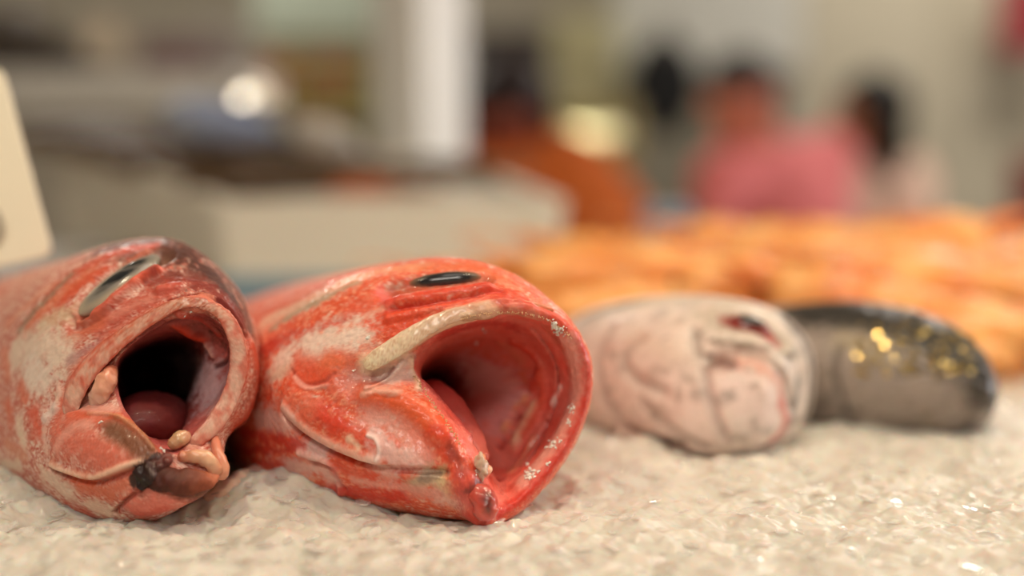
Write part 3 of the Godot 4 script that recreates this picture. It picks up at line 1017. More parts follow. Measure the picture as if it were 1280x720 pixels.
func finish_left_fish(sk: Hide) -> void:
	fibres(sk, 0.012)
	paint_base(sk, [flesh(240, 216, 200), flesh(218, 154, 130), flesh(188, 74, 54), flesh(228, 180, 158), flesh(174, 56, 42)], Basis(Vector3(0, 0, 1), deg_to_rad(-35)) * Basis.from_scale(Vector3(0.6, 1.1, 0.8)), 1.0)
	for i in sk.v.size():
		var r := sk.along[i]
		if r < 4.0:
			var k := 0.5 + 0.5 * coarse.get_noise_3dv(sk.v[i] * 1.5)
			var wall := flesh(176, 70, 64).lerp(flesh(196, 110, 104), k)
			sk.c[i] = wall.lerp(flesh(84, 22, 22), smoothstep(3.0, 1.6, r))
	index(sk)
	# --- back and forehead: dark skin
	mark(sk, z1([250, 62, 330, 58, 420, 90, 490, 150, 530, 215]), 0.024, flesh(96, 50, 40), 0.95, 0.0, 0.6)
	mark(sk, z1([400, 75, 470, 130, 520, 190]), 0.013, flesh(74, 42, 36), 0.85, 0.0, 0.6)
	mark(sk, z1([300, 60, 420, 64, 500, 130, 550, 230]), 0.016, flesh(84, 46, 38), 0.85)
	mark(sk, z1([110, 165, 180, 115, 260, 75, 330, 62]), 0.008, flesh(198, 74, 48), 0.9)
	mark(sk, z1([60, 240, 120, 180, 190, 130]), 0.010, flesh(214, 112, 80), 0.8)
	mark(sk, z1([40, 250, 100, 180, 150, 130]), 0.0045, flesh(146, 112, 84), 0.85)
	mark(sk, z1([10, 240, 60, 190, 110, 150]), 0.005, flesh(222, 140, 112), 0.7)
	mark(sk, z1([130, 190, 170, 150, 230, 110]), 0.006, flesh(206, 76, 46), 0.8)
	# --- socket of the eye, the lids
	mark(sk, z1([178, 215, 210, 165, 270, 115, 345, 85]), 0.0105, flesh(150, 100, 76), 0.8, -0.0045, 0.1)
	mark(sk, z1([165, 222, 190, 170, 250, 115, 320, 75]), 0.0030, flesh(190, 92, 66), 0.8, 0.0012, 0.15)
	mark(sk, z1([170, 232, 215, 215, 275, 165, 345, 120]), 0.0042, flesh(204, 92, 72), 0.9, 0.0026, 0.15)
	mark(sk, z1([160, 205, 168, 228, 190, 232]), 0.0024, flesh(196, 110, 90), 0.8, 0.0012, 0.15)
	mark(sk, z1([300, 150, 350, 120]), 0.0035, flesh(224, 92, 62), 0.9, 0.0008)
	# --- snout: raw dark red between the eye and the lip
	mark(sk, z1([340, 140, 420, 140, 480, 175, 530, 220]), 0.012, flesh(128, 46, 38), 0.9, 0.0, 0.5)
	mark(sk, z1([380, 120, 440, 130]), 0.006, flesh(120, 58, 50), 0.8, -0.0008)
	mark(sk, z1([350, 160, 390, 150]), 0.004, flesh(186, 70, 56), 0.8, 0.001)
	mark(sk, z1([370, 190, 430, 172, 500, 200]), 0.0020, flesh(126, 30, 24), 0.9, -0.0014, 0.2)
	mark(sk, z1([480, 180, 520, 220, 545, 265]), 0.0028, flesh(110, 28, 24), 0.9, -0.0016, 0.2)
	mark(sk, z1([440, 172, 470, 178]), 0.0030, flesh(190, 110, 84), 0.8, 0.0010)
	mark(sk, z1([220, 240, 300, 195, 360, 165]), 0.009, flesh(196, 88, 72), 0.85)
	mark(sk, z1([240, 220, 330, 180]), 0.0030, flesh(214, 130, 110), 0.6)
	mark(sk, z1([150, 265, 220, 235]), 0.006, flesh(208, 104, 76), 0.8)
	# --- yellowish and white cheek, blotches down to the belly
	mark(sk, z1([90, 240, 140, 215]), 0.010, flesh(206, 166, 122), 0.75)
	mark(sk, z1([30, 300, 90, 280, 130, 310]), 0.015, flesh(226, 196, 170), 0.9)
	mark(sk, z1([60, 340, 90, 360]), 0.014, flesh(232, 204, 184), 0.95)
	mark(sk, z1([150, 320, 180, 300, 220, 280]), 0.0040, flesh(176, 116, 112), 0.7)
	mark(sk, z1([8, 300, 14, 350]), 0.006, flesh(218, 118, 90), 0.7)
	mark(sk, z1([40, 372, 52, 400]), 0.006, flesh(214, 112, 86), 0.85)
	mark(sk, z1([12, 420, 22, 450]), 0.007, flesh(212, 104, 76), 0.85)
	mark(sk, z1([70, 435, 85, 470]), 0.008, flesh(214, 96, 74), 0.85)
	mark(sk, z1([36, 455, 50, 500]), 0.007, flesh(232, 196, 166), 0.85)
	mark(sk, z1([10, 500, 50, 530]), 0.006, flesh(214, 130, 98), 0.7)
	mark(sk, z1([0, 545, 40, 550]), 0.005, flesh(230, 200, 168), 0.8)
	# --- upper jaw strip around the gape
	mark(sk, z1([140, 425, 165, 360, 215, 305, 290, 250, 370, 205, 440, 188]), 0.0065, flesh(212, 108, 84), 0.9, 0.0010, 0.15)
	mark(sk, z1([150, 400, 190, 345, 260, 285, 340, 230]), 0.0022, flesh(226, 156, 124), 0.8, 0.0008, 0.2)
	mark(sk, z1([126, 420, 130, 385]), 0.0040, flesh(232, 178, 152), 0.9, 0.0008)
	mark(sk, z1([175, 395, 215, 340, 290, 275, 360, 235]), 0.0016, flesh(160, 62, 50), 0.8, -0.0012, 0.2)
	mark(sk, z1([400, 186, 470, 195, 520, 240, 535, 300]), 0.0050, flesh(204, 112, 88), 0.9, 0.0010, 0.25)
	mark(sk, z1([530, 300, 525, 350, 490, 410, 450, 465, 415, 500]), 0.0055, flesh(218, 142, 116), 0.95, 0.0008, 0.15)
	mark(sk, z1([548, 300, 545, 350, 515, 410]), 0.0030, flesh(190, 80, 58), 0.8)
	mark(sk, z1([510, 300, 500, 365, 455, 435]), 0.0024, flesh(226, 160, 146), 0.8, 0.0004)
	mark(sk, z1([555, 290, 566, 360, 548, 430, 515, 462]), 0.0090, flesh(200, 76, 50), 0.95, 0.0010, 0.2)
	mark(sk, z1([470, 470, 480, 520]), 0.0050, flesh(220, 150, 124), 0.8)
	# --- inside
	mark(sk, z1([290, 265, 350, 240, 400, 230]), 0.008, flesh(150, 62, 58), 0.8)
	mark(sk, z1([385, 240, 420, 262, 445, 268]), 0.0042, flesh(222, 76, 50), 0.95, 0.0018, 0.3)
	mark(sk, z1([395, 215, 450, 235, 480, 262]), 0.0030, flesh(196, 72, 56), 0.85, 0.0012)
	mark(sk, z1([455, 285, 470, 305]), 0.0030, flesh(214, 146, 130), 0.9, 0.0016)
	mark(sk, z1([390, 340, 440, 350, 460, 390]), 0.016, flesh(216, 166, 170), 0.95)
	mark(sk, z1([470, 330, 492, 320, 498, 290]), 0.0018, flesh(96, 44, 44), 0.9, -0.0012, 0.2)
	mark(sk, z1([300, 290, 380, 285, 440, 300]), 0.0040, flesh(110, 34, 34), 0.7)
	mark(sk, z1([480, 390, 450, 430]), 0.0030, flesh(186, 120, 118), 0.8)
	# --- lower jaw: brown rim, salmon plate, torn dark tip
	mark(sk, z1([165, 440, 230, 440, 280, 470, 320, 515]), 0.0085, flesh(204, 86, 54), 0.9, 0.0010)
	mark(sk, z1([200, 435, 260, 440, 300, 470, 335, 510]), 0.0016, flesh(206, 130, 84), 0.8, 0.0006)
	mark(sk, z1([100, 440, 120, 425]), 0.0060, flesh(226, 192, 178), 0.95, 0.0006)
	mark(sk, z1([170, 415, 220, 425, 250, 420]), 0.0050, flesh(222, 148, 128), 0.85)
	mark(sk, z1([140, 480, 200, 510, 260, 540]), 0.0170, flesh(216, 112, 92), 0.85, 0.0016)
	mark(sk, z1([130, 510, 160, 470, 200, 460]), 0.0040, flesh(232, 156, 134), 0.6)
	mark(sk, z1([245, 470, 285, 490, 320, 520]), 0.0080, flesh(112, 72, 46), 0.88, -0.0006, 0.15, 0.2)
	mark(sk, z1([110, 545, 160, 565, 205, 574, 260, 556, 310, 540]), 0.0026, flesh(234, 182, 146), 0.85, 0.0012, 0.2)
	mark(sk, z1([105, 556, 160, 578, 205, 586, 265, 568, 310, 552]), 0.0020, flesh(160, 64, 50), 0.7, -0.0018, 0.2)
	mark(sk, z1([96, 470, 100, 520]), 0.0040, flesh(228, 170, 146), 0.8)
	# --- chin and belly
	mark(sk, z1([100, 575, 150, 610]), 0.0090, flesh(232, 196, 168), 0.85)
	mark(sk, z1([170, 590, 240, 610]), 0.0080, flesh(214, 106, 74), 0.85)
	mark(sk, z1([200, 640, 240, 655]), 0.0070, flesh(230, 190, 158), 0.8)
	mark(sk, z1([250, 600, 290, 590]), 0.0070, flesh(220, 120, 94), 0.8)
	mark(sk, z1([300, 640, 380, 620, 430, 600]), 0.0110, flesh(218, 116, 100), 0.9, 0.0012)
	mark(sk, z1([250, 655, 275, 625, 310, 600]), 0.0016, flesh(150, 64, 52), 0.8, -0.0014, 0.2)
	mark(sk, z1([150, 640, 200, 660]), 0.0050, flesh(200, 80, 58), 0.8)
	mark(sk, z1([310, 655, 360, 640]), 0.0040, flesh(204, 90, 74), 0.7)
	mark(sk, z1([310, 590, 322, 560, 345, 545]), 0.0060, flesh(44, 26, 24), 0.97, 0.0006, 0.5, 0.6)
	mark(sk, z1([330, 560, 360, 540, 370, 510]), 0.0050, flesh(86, 40, 36), 0.9)
	mark(sk, z1([385, 585, 420, 600, 455, 600]), 0.0080, flesh(96, 58, 44), 0.95, -0.0006, 0.3)
	mark(sk, z1([380, 560, 420, 575, 455, 582]), 0.0018, flesh(168, 70, 52), 0.8)
	mark(sk, z1([300, 605, 345, 600, 370, 590]), 0.0030, flesh(206, 112, 96), 0.8)
	for i in sk.v.size():
		sk.lift[i] += 0.00035 * mid.get_noise_3dv(sk.v[i] * 1.4)
	speckle(sk, 0.15, 0.00020)
	var base := at(120, 645, 0.66)
	base.y = ICE_Y
	var o := thing("red_fish", "dusky red fish next to the price card, gaping with a round dark tongue", "fish", base)
	settle(sk)
	index_again(sk)
	var cloudy := func(d: Vector3) -> Color:
		var r := Vector2(d.x * 0.85 - 0.1, (d.y + 0.25) * 1.4).length()
		var c := flesh(28, 32, 38)
		c = c.lerp(flesh(128, 122, 112), smoothstep(0.42, 0.60, r))
		c = c.lerp(flesh(176, 156, 124), smoothstep(0.60, 0.95, r))
		return c.lerp(flesh(150, 140, 132), clampf(0.5 * sin(d.x * 9.0 + d.y * 6.0) - 0.1, 0.0, 0.5))
	eye_of(sk, o, base, Vector2(100, 392), Vector2(200, 320), 0.0105, 0.0058, 0.0000, cloudy)
	part("skin", skin_mesh(sk, base), wet_mat(0.5, 0.14), o)
	tail_fins(o, base, at(-247, 468, 1.08), Vector3(-0.12, 0.0, -0.10))
	# the round tongue lying in the gape
	var tongue := ball(near(190, 526, .656), Vector3(0.0190, 0, 0.002), Vector3(0, 0.0135, -0.004), Vector3(0, 0.006, 0.030), func(d): return flesh(84, 24, 26).lerp(flesh(108, 42, 42), clampf(0.5 + d.x * 0.6, 0, 1)), 48, 36, 0.0008)
	part("tongue", skin_mesh(tongue, base), wet_mat(0.55, 0.08, 0.1, 0.3), o)
	# upper jaw: a flat band of bone and skin arching round the gape
	var pts := []
	for q in [[87, 512, .617], [98, 480, .616], [124, 447, .615], [158, 418, .613], [194, 394, .611], [226, 379, .610], [256, 378, .611]]:
		pts.append(near(q[0], q[1], q[2]))
	var left_arm := sweep(pts, [0.0046, 0.0056, 0.0052, 0.0042, 0.0034, 0.0028, 0.0022], [flesh(230, 178, 150), flesh(218, 132, 106), flesh(212, 114, 90), flesh(206, 112, 86), flesh(204, 112, 84), flesh(198, 110, 82), flesh(190, 106, 80)], 28, 14, 0.16, Vector3(-0.3, 0.3, 1), 0.0003)
	pts = []
	for q in [[246, 379, .611], [274, 390, .612], [293, 418, .614], [298, 455, .616], [288, 496, .615], [268, 530, .609], [244, 553, .602]]:
		pts.append(near(q[0], q[1], q[2]))
	var right_arm := sweep(pts, [0.0020, 0.0028, 0.0036, 0.0040, 0.0042, 0.0042, 0.0032], [flesh(190, 106, 80), flesh(198, 114, 90), flesh(212, 136, 114), flesh(218, 146, 124), flesh(222, 156, 132), flesh(224, 160, 134), flesh(220, 150, 122)], 28, 14, 0.25, Vector3(0.4, 0.1, 1), 0.0003)
	for arm_skin in [left_arm, right_arm]:
		for k in arm_skin.v.size():
			var streak: float = fine.get_noise_3dv(Basis(Vector3(0, 0, 1), -0.7) * arm_skin.v[k] * Vector3(0.12, 1.0, 1.0))
			var edge := pow(absf(cos(TAU * (k % 28) / 28.0)), 3.0)
			arm_skin.c[k] = arm_skin.c[k].lerp(flesh(176, 62, 46), clampf(0.1 + streak * 0.9 + 0.6 * edge, 0.0, 0.8))
			arm_skin.c[k] = arm_skin.c[k].lerp(flesh(232, 186, 156), clampf((1.0 - edge * 1.6) * 0.45 + streak, 0.0, 0.55))
		for k in arm_skin.v.size():
			var flush := clampf(0.1 + 1.5 * coarse.get_noise_3dv(arm_skin.v[k] * 2.6), 0.0, 0.65)
			arm_skin.c[k] = arm_skin.c[k].lerp(flesh(196, 74, 54), flush)
		speckle(arm_skin, 0.2, 0.00025)
		settle(arm_skin)
		part("upper_jaw_bone", skin_mesh(arm_skin, base), wet_mat(), o)
	# orange lump of flesh at the left corner of the gape
	pts = []
	for q in [[117, 505, .617], [125, 492, .6145], [133, 477, .6135], [140, 462, .618]]:
		pts.append(near(q[0], q[1], q[2]))
	var lump := sweep(pts, [0.0030, 0.0046, 0.0048, 0.0032], [flesh(228, 170, 146), flesh(228, 156, 126), flesh(230, 150, 116), flesh(220, 126, 96)], 22, 12, 0.8, Vector3(0.2, 0.3, 1), 0.0012)
	part("corner_flesh", skin_mesh(lump, base), flesh_mat(0.3, 0.5, 0.2), o)
	# right arm of the lower jaw: cream bone with a rounded end, and the small knob above it
	pts = []
	for q in [[226, 572, .590], [245, 570, .590], [262, 577, .592], [270, 588, .594]]:
		pts.append(near(q[0], q[1], q[2]))
	var arm := sweep(pts, [0.0024, 0.0032, 0.0035, 0.0034], [flesh(186, 100, 76), flesh(216, 150, 108), flesh(222, 160, 118), flesh(216, 136, 100)], 20, 8, 0.8, Vector3(0.1, 0.4, 1), 0.0012)
	part("jaw_bone", skin_mesh(arm, base), flesh_mat(0.3, 0.6, 0.2), o)
	pts = []
	for q in [[268, 548, .612], [272, 566, .602], [277, 582, .600], [276, 594, .600]]:
		pts.append(near(q[0], q[1], q[2]))
	var hook := sweep(pts, [0.0022, 0.0025, 0.0034, 0.0033], [flesh(206, 116, 92), flesh(212, 128, 100), flesh(220, 142, 108), flesh(218, 136, 104)], 18, 8, 0.9, Vector3(0.1, 0.4, 1), 0.0006)
	part("jaw_bone", skin_mesh(hook, base), flesh_mat(0.3, 0.6, 0.2), o)
	pts = []
	for q in [[216, 556, .596], [224, 549, .598], [233, 546, .601]]:
		pts.append(near(q[0], q[1], q[2]))
	var knob := sweep(pts, [0.0030, 0.0036, 0.0030], [flesh(186, 128, 84), flesh(196, 142, 92), flesh(206, 140, 104)], 18, 8, 0.9, Vector3(0.1, 0.4, 1), 0.0008)
	part("jaw_knob", skin_mesh(knob, base), flesh_mat(0.25, 0.8, 0.2), o)
	# torn dark lip at the point of the jaw
	pts = []
	for q in [[176, 606, .580], [184, 592, .580], [196, 584, .582], [210, 572, .586]]:
		pts.append(near(q[0], q[1], q[2]))
	var torn := sweep(pts, [0.0034, 0.0052, 0.0044, 0.0026], [flesh(34, 20, 18), flesh(46, 26, 23), flesh(70, 36, 32), flesh(110, 50, 44)], 22, 10, 0.5, Vector3(0.1, 0.5, 1), 0.0026)
	pts = []
	for q in [[186, 603, .583], [206, 600, .5795], [232, 603, .581], [256, 601, .586], [268, 594, .592]]:
		pts.append(near(q[0], q[1], q[2]))
	var lower_lip := sweep(pts, [0.0036, 0.0058, 0.0060, 0.0046, 0.0028], [flesh(44, 22, 18), flesh(76, 34, 26), flesh(98, 48, 34), flesh(140, 72, 50), flesh(200, 116, 84)], 22, 10, 0.5, Vector3(0.1, 0.5, 1), 0.0014)
	speckle(lower_lip, 0.2, 0.0002)
	settle(lower_lip)
	part("lower_lip", skin_mesh(lower_lip, base), wet_mat(0.55, 0.0, 0.05), o)
	part("torn_lip", skin_mesh(torn, base), flesh_mat(0.5, 0.15, 0.0), o)
	var spots := []
	for q in [[204, 561, 5, 2], [126, 527, 2, 1], [296, 425, 3, 2], [287, 417, 2, 1], [237, 392, 3, 3]]:
		for i in q[2]:
			var k := on_skin_index(sk, q[0] + rng.randfn(0, q[3]) * 0.7, q[1] + rng.randfn(0, q[3]) * 0.7)
			if k >= 0:
				spots.append(sk.v[k] + sk.n[k] * 0.0004)
	var grains := part("ice_grains", shards(spots, base, 0.0011), plain_mat(rgb8(240, 236, 228), 0.25), o)
	grains.set_meta("kind", "stuff")


# ---------------------------------------------------------------- the grey fish behind

func pale_flesh(r: float, g: float, b: float) -> Color:
	# greyish flesh, close to neutral in itself
	return lin(r * 1.02, g + (r - g) * 0.52, b + (r - b) * 0.50)


func grey_fish() -> void:
	# the pale one: a blunt round head seen from the front right
	var ra := vs([940, 488, .722, 942, 484, .722, 946, 481, .722, 950, 480, .722, 954, 481, .722, 957, 484, .722, 958, 488, .722, 957, 493, .722, 953, 497, .722, 949, 498, .722, 944, 496, .722, 941, 492, .722])
	var rb := vs([905, 492, .722, 912, 468, .724, 926, 452, .726, 948, 444, .728, 970, 452, .730, 983, 470, .733, 986, 495, .736, 978, 520, .734, 960, 540, .729, 938, 546, .725, 918, 536, .722, 907, 515, .721])
	var rc := vs([870, 490, .728, 880, 450, .732, 902, 420, .736, 938, 408, .740, 978, 418, .746, 1002, 445, .752, 1008, 490, .756, 998, 525, .752, 970, 553, .744, 935, 563, .735, 900, 558, .729, 878, 530, .727])
	var rd := vs([820, 480, .742, 832, 425, .746, 866, 390, .752, 925, 380, .760, 980, 396, .768, 1012, 432, .778, 1018, 480, .782, 1006, 528, .778, 970, 560, .764, 920, 570, .748, 868, 566, .740, 832, 532, .739])
	var re := vs([770, 470, .766, 782, 415, .770, 822, 378, .778, 890, 370, .790, 955, 386, .80, 990, 425, .81, 996, 475, .815, 985, 525, .81, 940, 558, .795, 880, 566, .776, 826, 558, .765, 784, 525, .763])
	var rf := vs([725, 462, .80, 738, 412, .806, 775, 380, .815, 835, 370, .83, 895, 386, .84, 930, 425, .85, 935, 470, .855, 922, 515, .85, 880, 545, .835, 825, 553, .815, 770, 545, .805, 735, 512, .80])
	var rg := vs([690, 455, .86, 702, 415, .865, 735, 388, .875, 785, 380, .885, 832, 394, .895, 858, 425, .90, 862, 460, .90, 850, 498, .90, 815, 520, .885, 770, 528, .87, 728, 520, .86, 700, 495, .858])
	var rh := vs([672, 448, .95, 680, 425, .95, 700, 410, .955, 728, 406, .96, 755, 414, .965, 770, 430, .97, 772, 450, .97, 766, 470, .97, 745, 482, .96, 720, 486, .955, 696, 482, .95, 678, 468, .95])
	var ri := vs([668, 440, 1.06, 670, 435, 1.06, 674, 431, 1.06, 680, 430, 1.06, 686, 431, 1.06, 690, 435, 1.06, 691, 440, 1.06, 690, 446, 1.06, 685, 450, 1.06, 680, 451, 1.06, 674, 449, 1.06, 670, 445, 1.06])
	var sk := loft([ra, rb, rc, rd, re, rf, rg, rh, ri], [20, 26, 26, 26, 22, 18, 12, 8], 240)
	paint_base(sk, [pale_flesh(236, 214, 196), pale_flesh(220, 194, 174), pale_flesh(228, 206, 190), pale_flesh(202, 174, 156), pale_flesh(234, 210, 186)], Basis.from_scale(Vector3(0.8, 1.0, 0.8)), 0.8)
	index(sk)
	mark(sk, [Vector2(740, 400), Vector2(800, 378), Vector2(880, 372), Vector2(960, 388)], 0.012, pale_flesh(186, 160, 128), 0.8)
	mark(sk, [Vector2(725, 398), Vector2(760, 384), Vector2(800, 375)], 0.008, pale_flesh(84, 76, 64), 0.8)
	mark(sk, [Vector2(820, 392), Vector2(860, 380)], 0.008, pale_flesh(178, 158, 150), 0.7)
	mark(sk, [Vector2(890, 392), Vector2(950, 410), Vector2(1000, 450)], 0.020, pale_flesh(170, 146, 112), 0.75)
	mark(sk, [Vector2(985, 400), Vector2(1015, 450), Vector2(1010, 520)], 0.010, pale_flesh(84, 74, 68), 0.9)
	mark(sk, [Vector2(1000, 480), Vector2(990, 530)], 0.007, pale_flesh(110, 100, 100), 0.7)
	# pale pink chin, red towards its edge
	mark(sk, [Vector2(900, 500), Vector2(940, 490), Vector2(960, 510)], 0.024, pale_flesh(236, 196, 186), 0.85)
	mark(sk, [Vector2(840, 490), Vector2(870, 520)], 0.018, pale_flesh(236, 208, 194), 0.8)
	mark(sk, [Vector2(900, 450), Vector2(950, 455), Vector2(980, 480)], 0.009, lin(212, 150, 132), 0.8)
	mark(sk, [Vector2(978, 500), Vector2(985, 530), Vector2(965, 555)], 0.007, lin(206, 100, 88), 0.75)
	mark(sk, [Vector2(955, 560), Vector2(985, 545)], 0.005, pale_flesh(120, 70, 60), 0.7)
	mark(sk, [Vector2(890, 446), Vector2(930, 440), Vector2(975, 462), Vector2(992, 510)], 0.0059, pale_flesh(150, 110, 90), 0.42, -0.0015, 0.2)
	mark(sk, [Vector2(880, 462), Vector2(890, 510), Vector2(905, 545)], 0.0051, pale_flesh(120, 96, 90), 0.42, -0.0012, 0.3)
	mark(sk, [Vector2(895, 452), Vector2(912, 452)], 0.006, pale_flesh(88, 48, 46), 0.8)
	# arcs of the gill cover
	mark(sk, [Vector2(800, 425), Vector2(778, 445), Vector2(790, 470), Vector2(830, 490)], 0.0059, pale_flesh(110, 88, 78), 0.42, -0.0015, 0.25)
	mark(sk, [Vector2(762, 410), Vector2(744, 445), Vector2(756, 500), Vector2(800, 545), Vector2(850, 558)], 0.0068, pale_flesh(96, 76, 66), 0.42, -0.0018, 0.25)
	mark(sk, [Vector2(800, 500), Vector2(830, 530), Vector2(880, 560)], 0.0051, pale_flesh(128, 96, 82), 0.42, -0.0011, 0.25)
	mark(sk, [Vector2(868, 410), Vector2(872, 440), Vector2(890, 450)], 0.0051, pale_flesh(96, 80, 66), 0.42, -0.0009)
	mark(sk, [Vector2(780, 560), Vector2(840, 570)], 0.006, pale_flesh(130, 92, 80), 0.7)
	mark(sk, [Vector2(790, 420), Vector2(840, 440)], 0.012, pale_flesh(222, 196, 168), 0.7)
	# eye hollow
	mark(sk, [Vector2(912, 398), Vector2(940, 404), Vector2(975, 424)], 0.010, pale_flesh(148, 120, 88), 0.8, -0.002)
	mark(sk, [Vector2(955, 412), Vector2(975, 425)], 0.006, lin(176, 50, 42), 0.9)
	mark(sk, [Vector2(905, 395), Vector2(920, 402)], 0.006, lin(150, 50, 44), 0.85)
	mark(sk, [Vector2(890, 425), Vector2(940, 430), Vector2(990, 445)], 0.0030, pale_flesh(120, 100, 70), 0.7, 0.0012)
	for q in 60:
		var spot := Vector2(rng.randf_range(745, 1010), rng.randf_range(376, 560))
		mark(sk, [spot, spot + Vector2(rng.randf_range(-14, 14), rng.randf_range(-8, 8))], rng.randf_range(0.002, 0.006), [pale_flesh(120, 100, 84), pale_flesh(232, 206, 184), pale_flesh(206, 150, 132), pale_flesh(150, 122, 100)][q % 4], 0.45, 0.0, 0.7)
	speckle(sk, 0.14, 0.0003)
	settle(sk)
	index_again(sk)
	var base := at(880, 565, 0.77)
	base.y = ICE_Y
	var o := thing("grey_fish", "pale pinkish grey fish with a blunt round head and red rimmed eye", "fish", base)
	part("skin", skin_mesh(sk, base), wet_mat(0.5, 0.15, 0.05, 0.5, 50.0), o)
	var dark := func(d: Vector3) -> Color:
		return pale_flesh(40, 30, 32).lerp(lin(140, 50, 44), smoothstep(0.5, 0.85, Vector2(d.x, d.y).length()))
	eye_of(sk, o, base, Vector2(912, 399), Vector2(962, 415), 0.0070, 0.0050, -0.0002, dark)
	var mm := wet_mat(0.5, 0.15, 0.05, 0.5, 50.0)
	# its side fin, folded against the ice
	var pts := []
	for q in [[778, 540, .757], [800, 556, .748], [828, 566, .742], [855, 572, .740]]:
		pts.append(at(q[0], q[1], q[2]))
	var fin := sweep(pts, [0.004, 0.007, 0.007, 0.003], [pale_flesh(170, 130, 112), pale_flesh(160, 118, 102), pale_flesh(150, 116, 104), pale_flesh(170, 140, 126)], 18, 8, 0.35, Vector3(0.1, 1, 0.4), 0.002)
	part("side_fin", skin_mesh(fin, base), mm, o)

	# the dark one: head pointing right
	var rows := []
	for q in [[1250, 488, 492, .800, .002], [1245, 470, 508, .802, .018], [1234, 446, 528, .806, .030], [1208, 418, 546, .815, .040], [1170, 397, 554, .825, .046], [1115, 382, 557, .838, .050], [1055, 376, 556, .852, .052], [990, 380, 550, .870, .052], [920, 388, 540, .890, .048], [850, 400, 520, .915, .036], [790, 415, 490, .945, .018], [770, 440, 460, .955, .006]]:
		var row := PackedVector3Array()
		for i in 12:
			var a := TAU * i / 12.0
			var y: float = lerpf(q[1], q[2], 0.5 - 0.5 * sin(a))
			row.append(at(q[0], y, q[3] + cos(a) * q[4]))
		rows.append(row)
	var dk := loft_world(rows, [6, 10, 16, 18, 20, 20, 20, 16, 12, 8, 6], 200)
	if dk.n[8 * 200 + 50].y < 0.0:
		for r in rows.size():
			var flip: PackedVector3Array = rows[r]
			flip.reverse()
			rows[r] = flip
		dk = loft_world(rows, [6, 10, 16, 18, 20, 20, 20, 16, 12, 8, 6], 200)
	paint_base(dk, [pale_flesh(178, 154, 136), pale_flesh(140, 120, 106), pale_flesh(164, 142, 126), pale_flesh(108, 92, 82), pale_flesh(190, 166, 138)], Basis.from_scale(Vector3(0.8, 1.0, 0.8)), 0.9)
	index(dk)
	for q in 60:
		var spot := Vector2(rng.randf_range(1010, 1235), rng.randf_range(385, 550))
		mark(dk, [spot, spot + Vector2(rng.randf_range(-14, 14), rng.randf_range(-8, 8))], rng.randf_range(0.002, 0.006), [pale_flesh(70, 60, 52), pale_flesh(188, 164, 140), pale_flesh(150, 128, 92), pale_flesh(110, 92, 82)][q % 4], 0.5, 0.0, 0.7)
	mark(dk, [Vector2(1000, 385), Vector2(1060, 380), Vector2(1130, 388), Vector2(1190, 412), Vector2(1230, 452)], 0.020, pale_flesh(40, 34, 26), 0.95, 0.0, 0.5, 0.5)
	mark(dk, [Vector2(1020, 378), Vector2(1080, 376), Vector2(1140, 384)], 0.012, pale_flesh(32, 31, 30), 0.9)
	mark(dk, [Vector2(1030, 388), Vector2(1100, 398), Vector2(1160, 416), Vector2(1206, 444), Vector2(1228, 478)], 0.023, pale_flesh(38, 33, 26), 0.92, 0.0, 0.5, 0.55)
	mark(dk, [Vector2(1056, 424), Vector2(1098, 436)], 0.012, pale_flesh(168, 144, 98), 0.8)
	mark(dk, [Vector2(1150, 410), Vector2(1200, 440)], 0.010, pale_flesh(30, 26, 22), 0.9)
	mark(dk, [Vector2(1240, 470), Vector2(1246, 500), Vector2(1238, 525)], 0.008, pale_flesh(48, 44, 46), 0.9)
	mark(dk, [Vector2(1225, 500), Vector2(1200, 540), Vector2(1120, 552), Vector2(1060, 552)], 0.006, pale_flesh(84, 62, 54), 0.8)
	mark(dk, [Vector2(1060, 470), Vector2(1120, 490), Vector2(1180, 500)], 0.022, pale_flesh(156, 134, 120), 0.7)
	mark(dk, [Vector2(1050, 430), Vector2(1040, 470), Vector2(1060, 520)], 0.0035, pale_flesh(90, 74, 66), 0.7, -0.002)
	mark(dk, [Vector2(1120, 470), Vector2(1180, 462), Vector2(1235, 480)], 0.0030, pale_flesh(90, 76, 70), 0.6, -0.0015)
	speckle(dk, 0.2, 0.00015)
	for i in dk.v.size():
		if dk.c[i].get_luminance() < 0.10:
			dk.lift[i] += 0.0012 * mid.get_noise_3dv(dk.v[i] * 0.8)
	settle(dk)
	index_again(dk)
	base = at(1100, 552, 0.83)
	base.y = ICE_Y
	o = thing("grey_fish", "dark grey fish with a black glistening back, its blunt snout turned right", "fish", base)
	var wet := wet_mat(0.4, 0.45, 0.03, 0.5, 36.0)
	wet.clearcoat_roughness = 0.05
	part("skin", skin_mesh(dk, base), wet, o)
	# small flat scales with a golden shine, scattered over the black of the back
	var st := SurfaceTool.new()
	st.begin(Mesh.PRIMITIVE_TRIANGLES)
	for k in 110:
		var i := on_skin_index(dk, rng.randf_range(1068, 1222), rng.randf_range(404, 470))
		if i < 0:
			continue
		var up := (dk.n[i] + Vector3(rng.randfn(0, 0.16), rng.randfn(0, 0.16), rng.randfn(0, 0.16))).normalized()
		var a := up.cross(Vector3(0.2, 0.3, 1.0)).normalized() * rng.randf_range(0.0012, 0.0019)
		var b := up.cross(a)
		var c := dk.v[i] - base + up * 0.0006
		for q in 8:
			var e := c + a * cos(TAU * q / 8.0) + b * sin(TAU * q / 8.0)
			var f := c + a * cos(TAU * (q + 1) / 8.0) + b * sin(TAU * (q + 1) / 8.0)
			var down := up * -0.0009
			for w in [c, f, e, e, f, f + down * 1.0, e, f + down, e + down]:
				st.set_smooth_group(-1)
				st.add_vertex(w)
	st.generate_normals()
	var gold := plain_mat(rgb8(214, 186, 118), 0.12, 0.9)
	gold.cull_mode = BaseMaterial3D.CULL_DISABLED
	var scales := part("scales", st.commit(), gold, o)
	scales.set_meta("kind", "stuff")
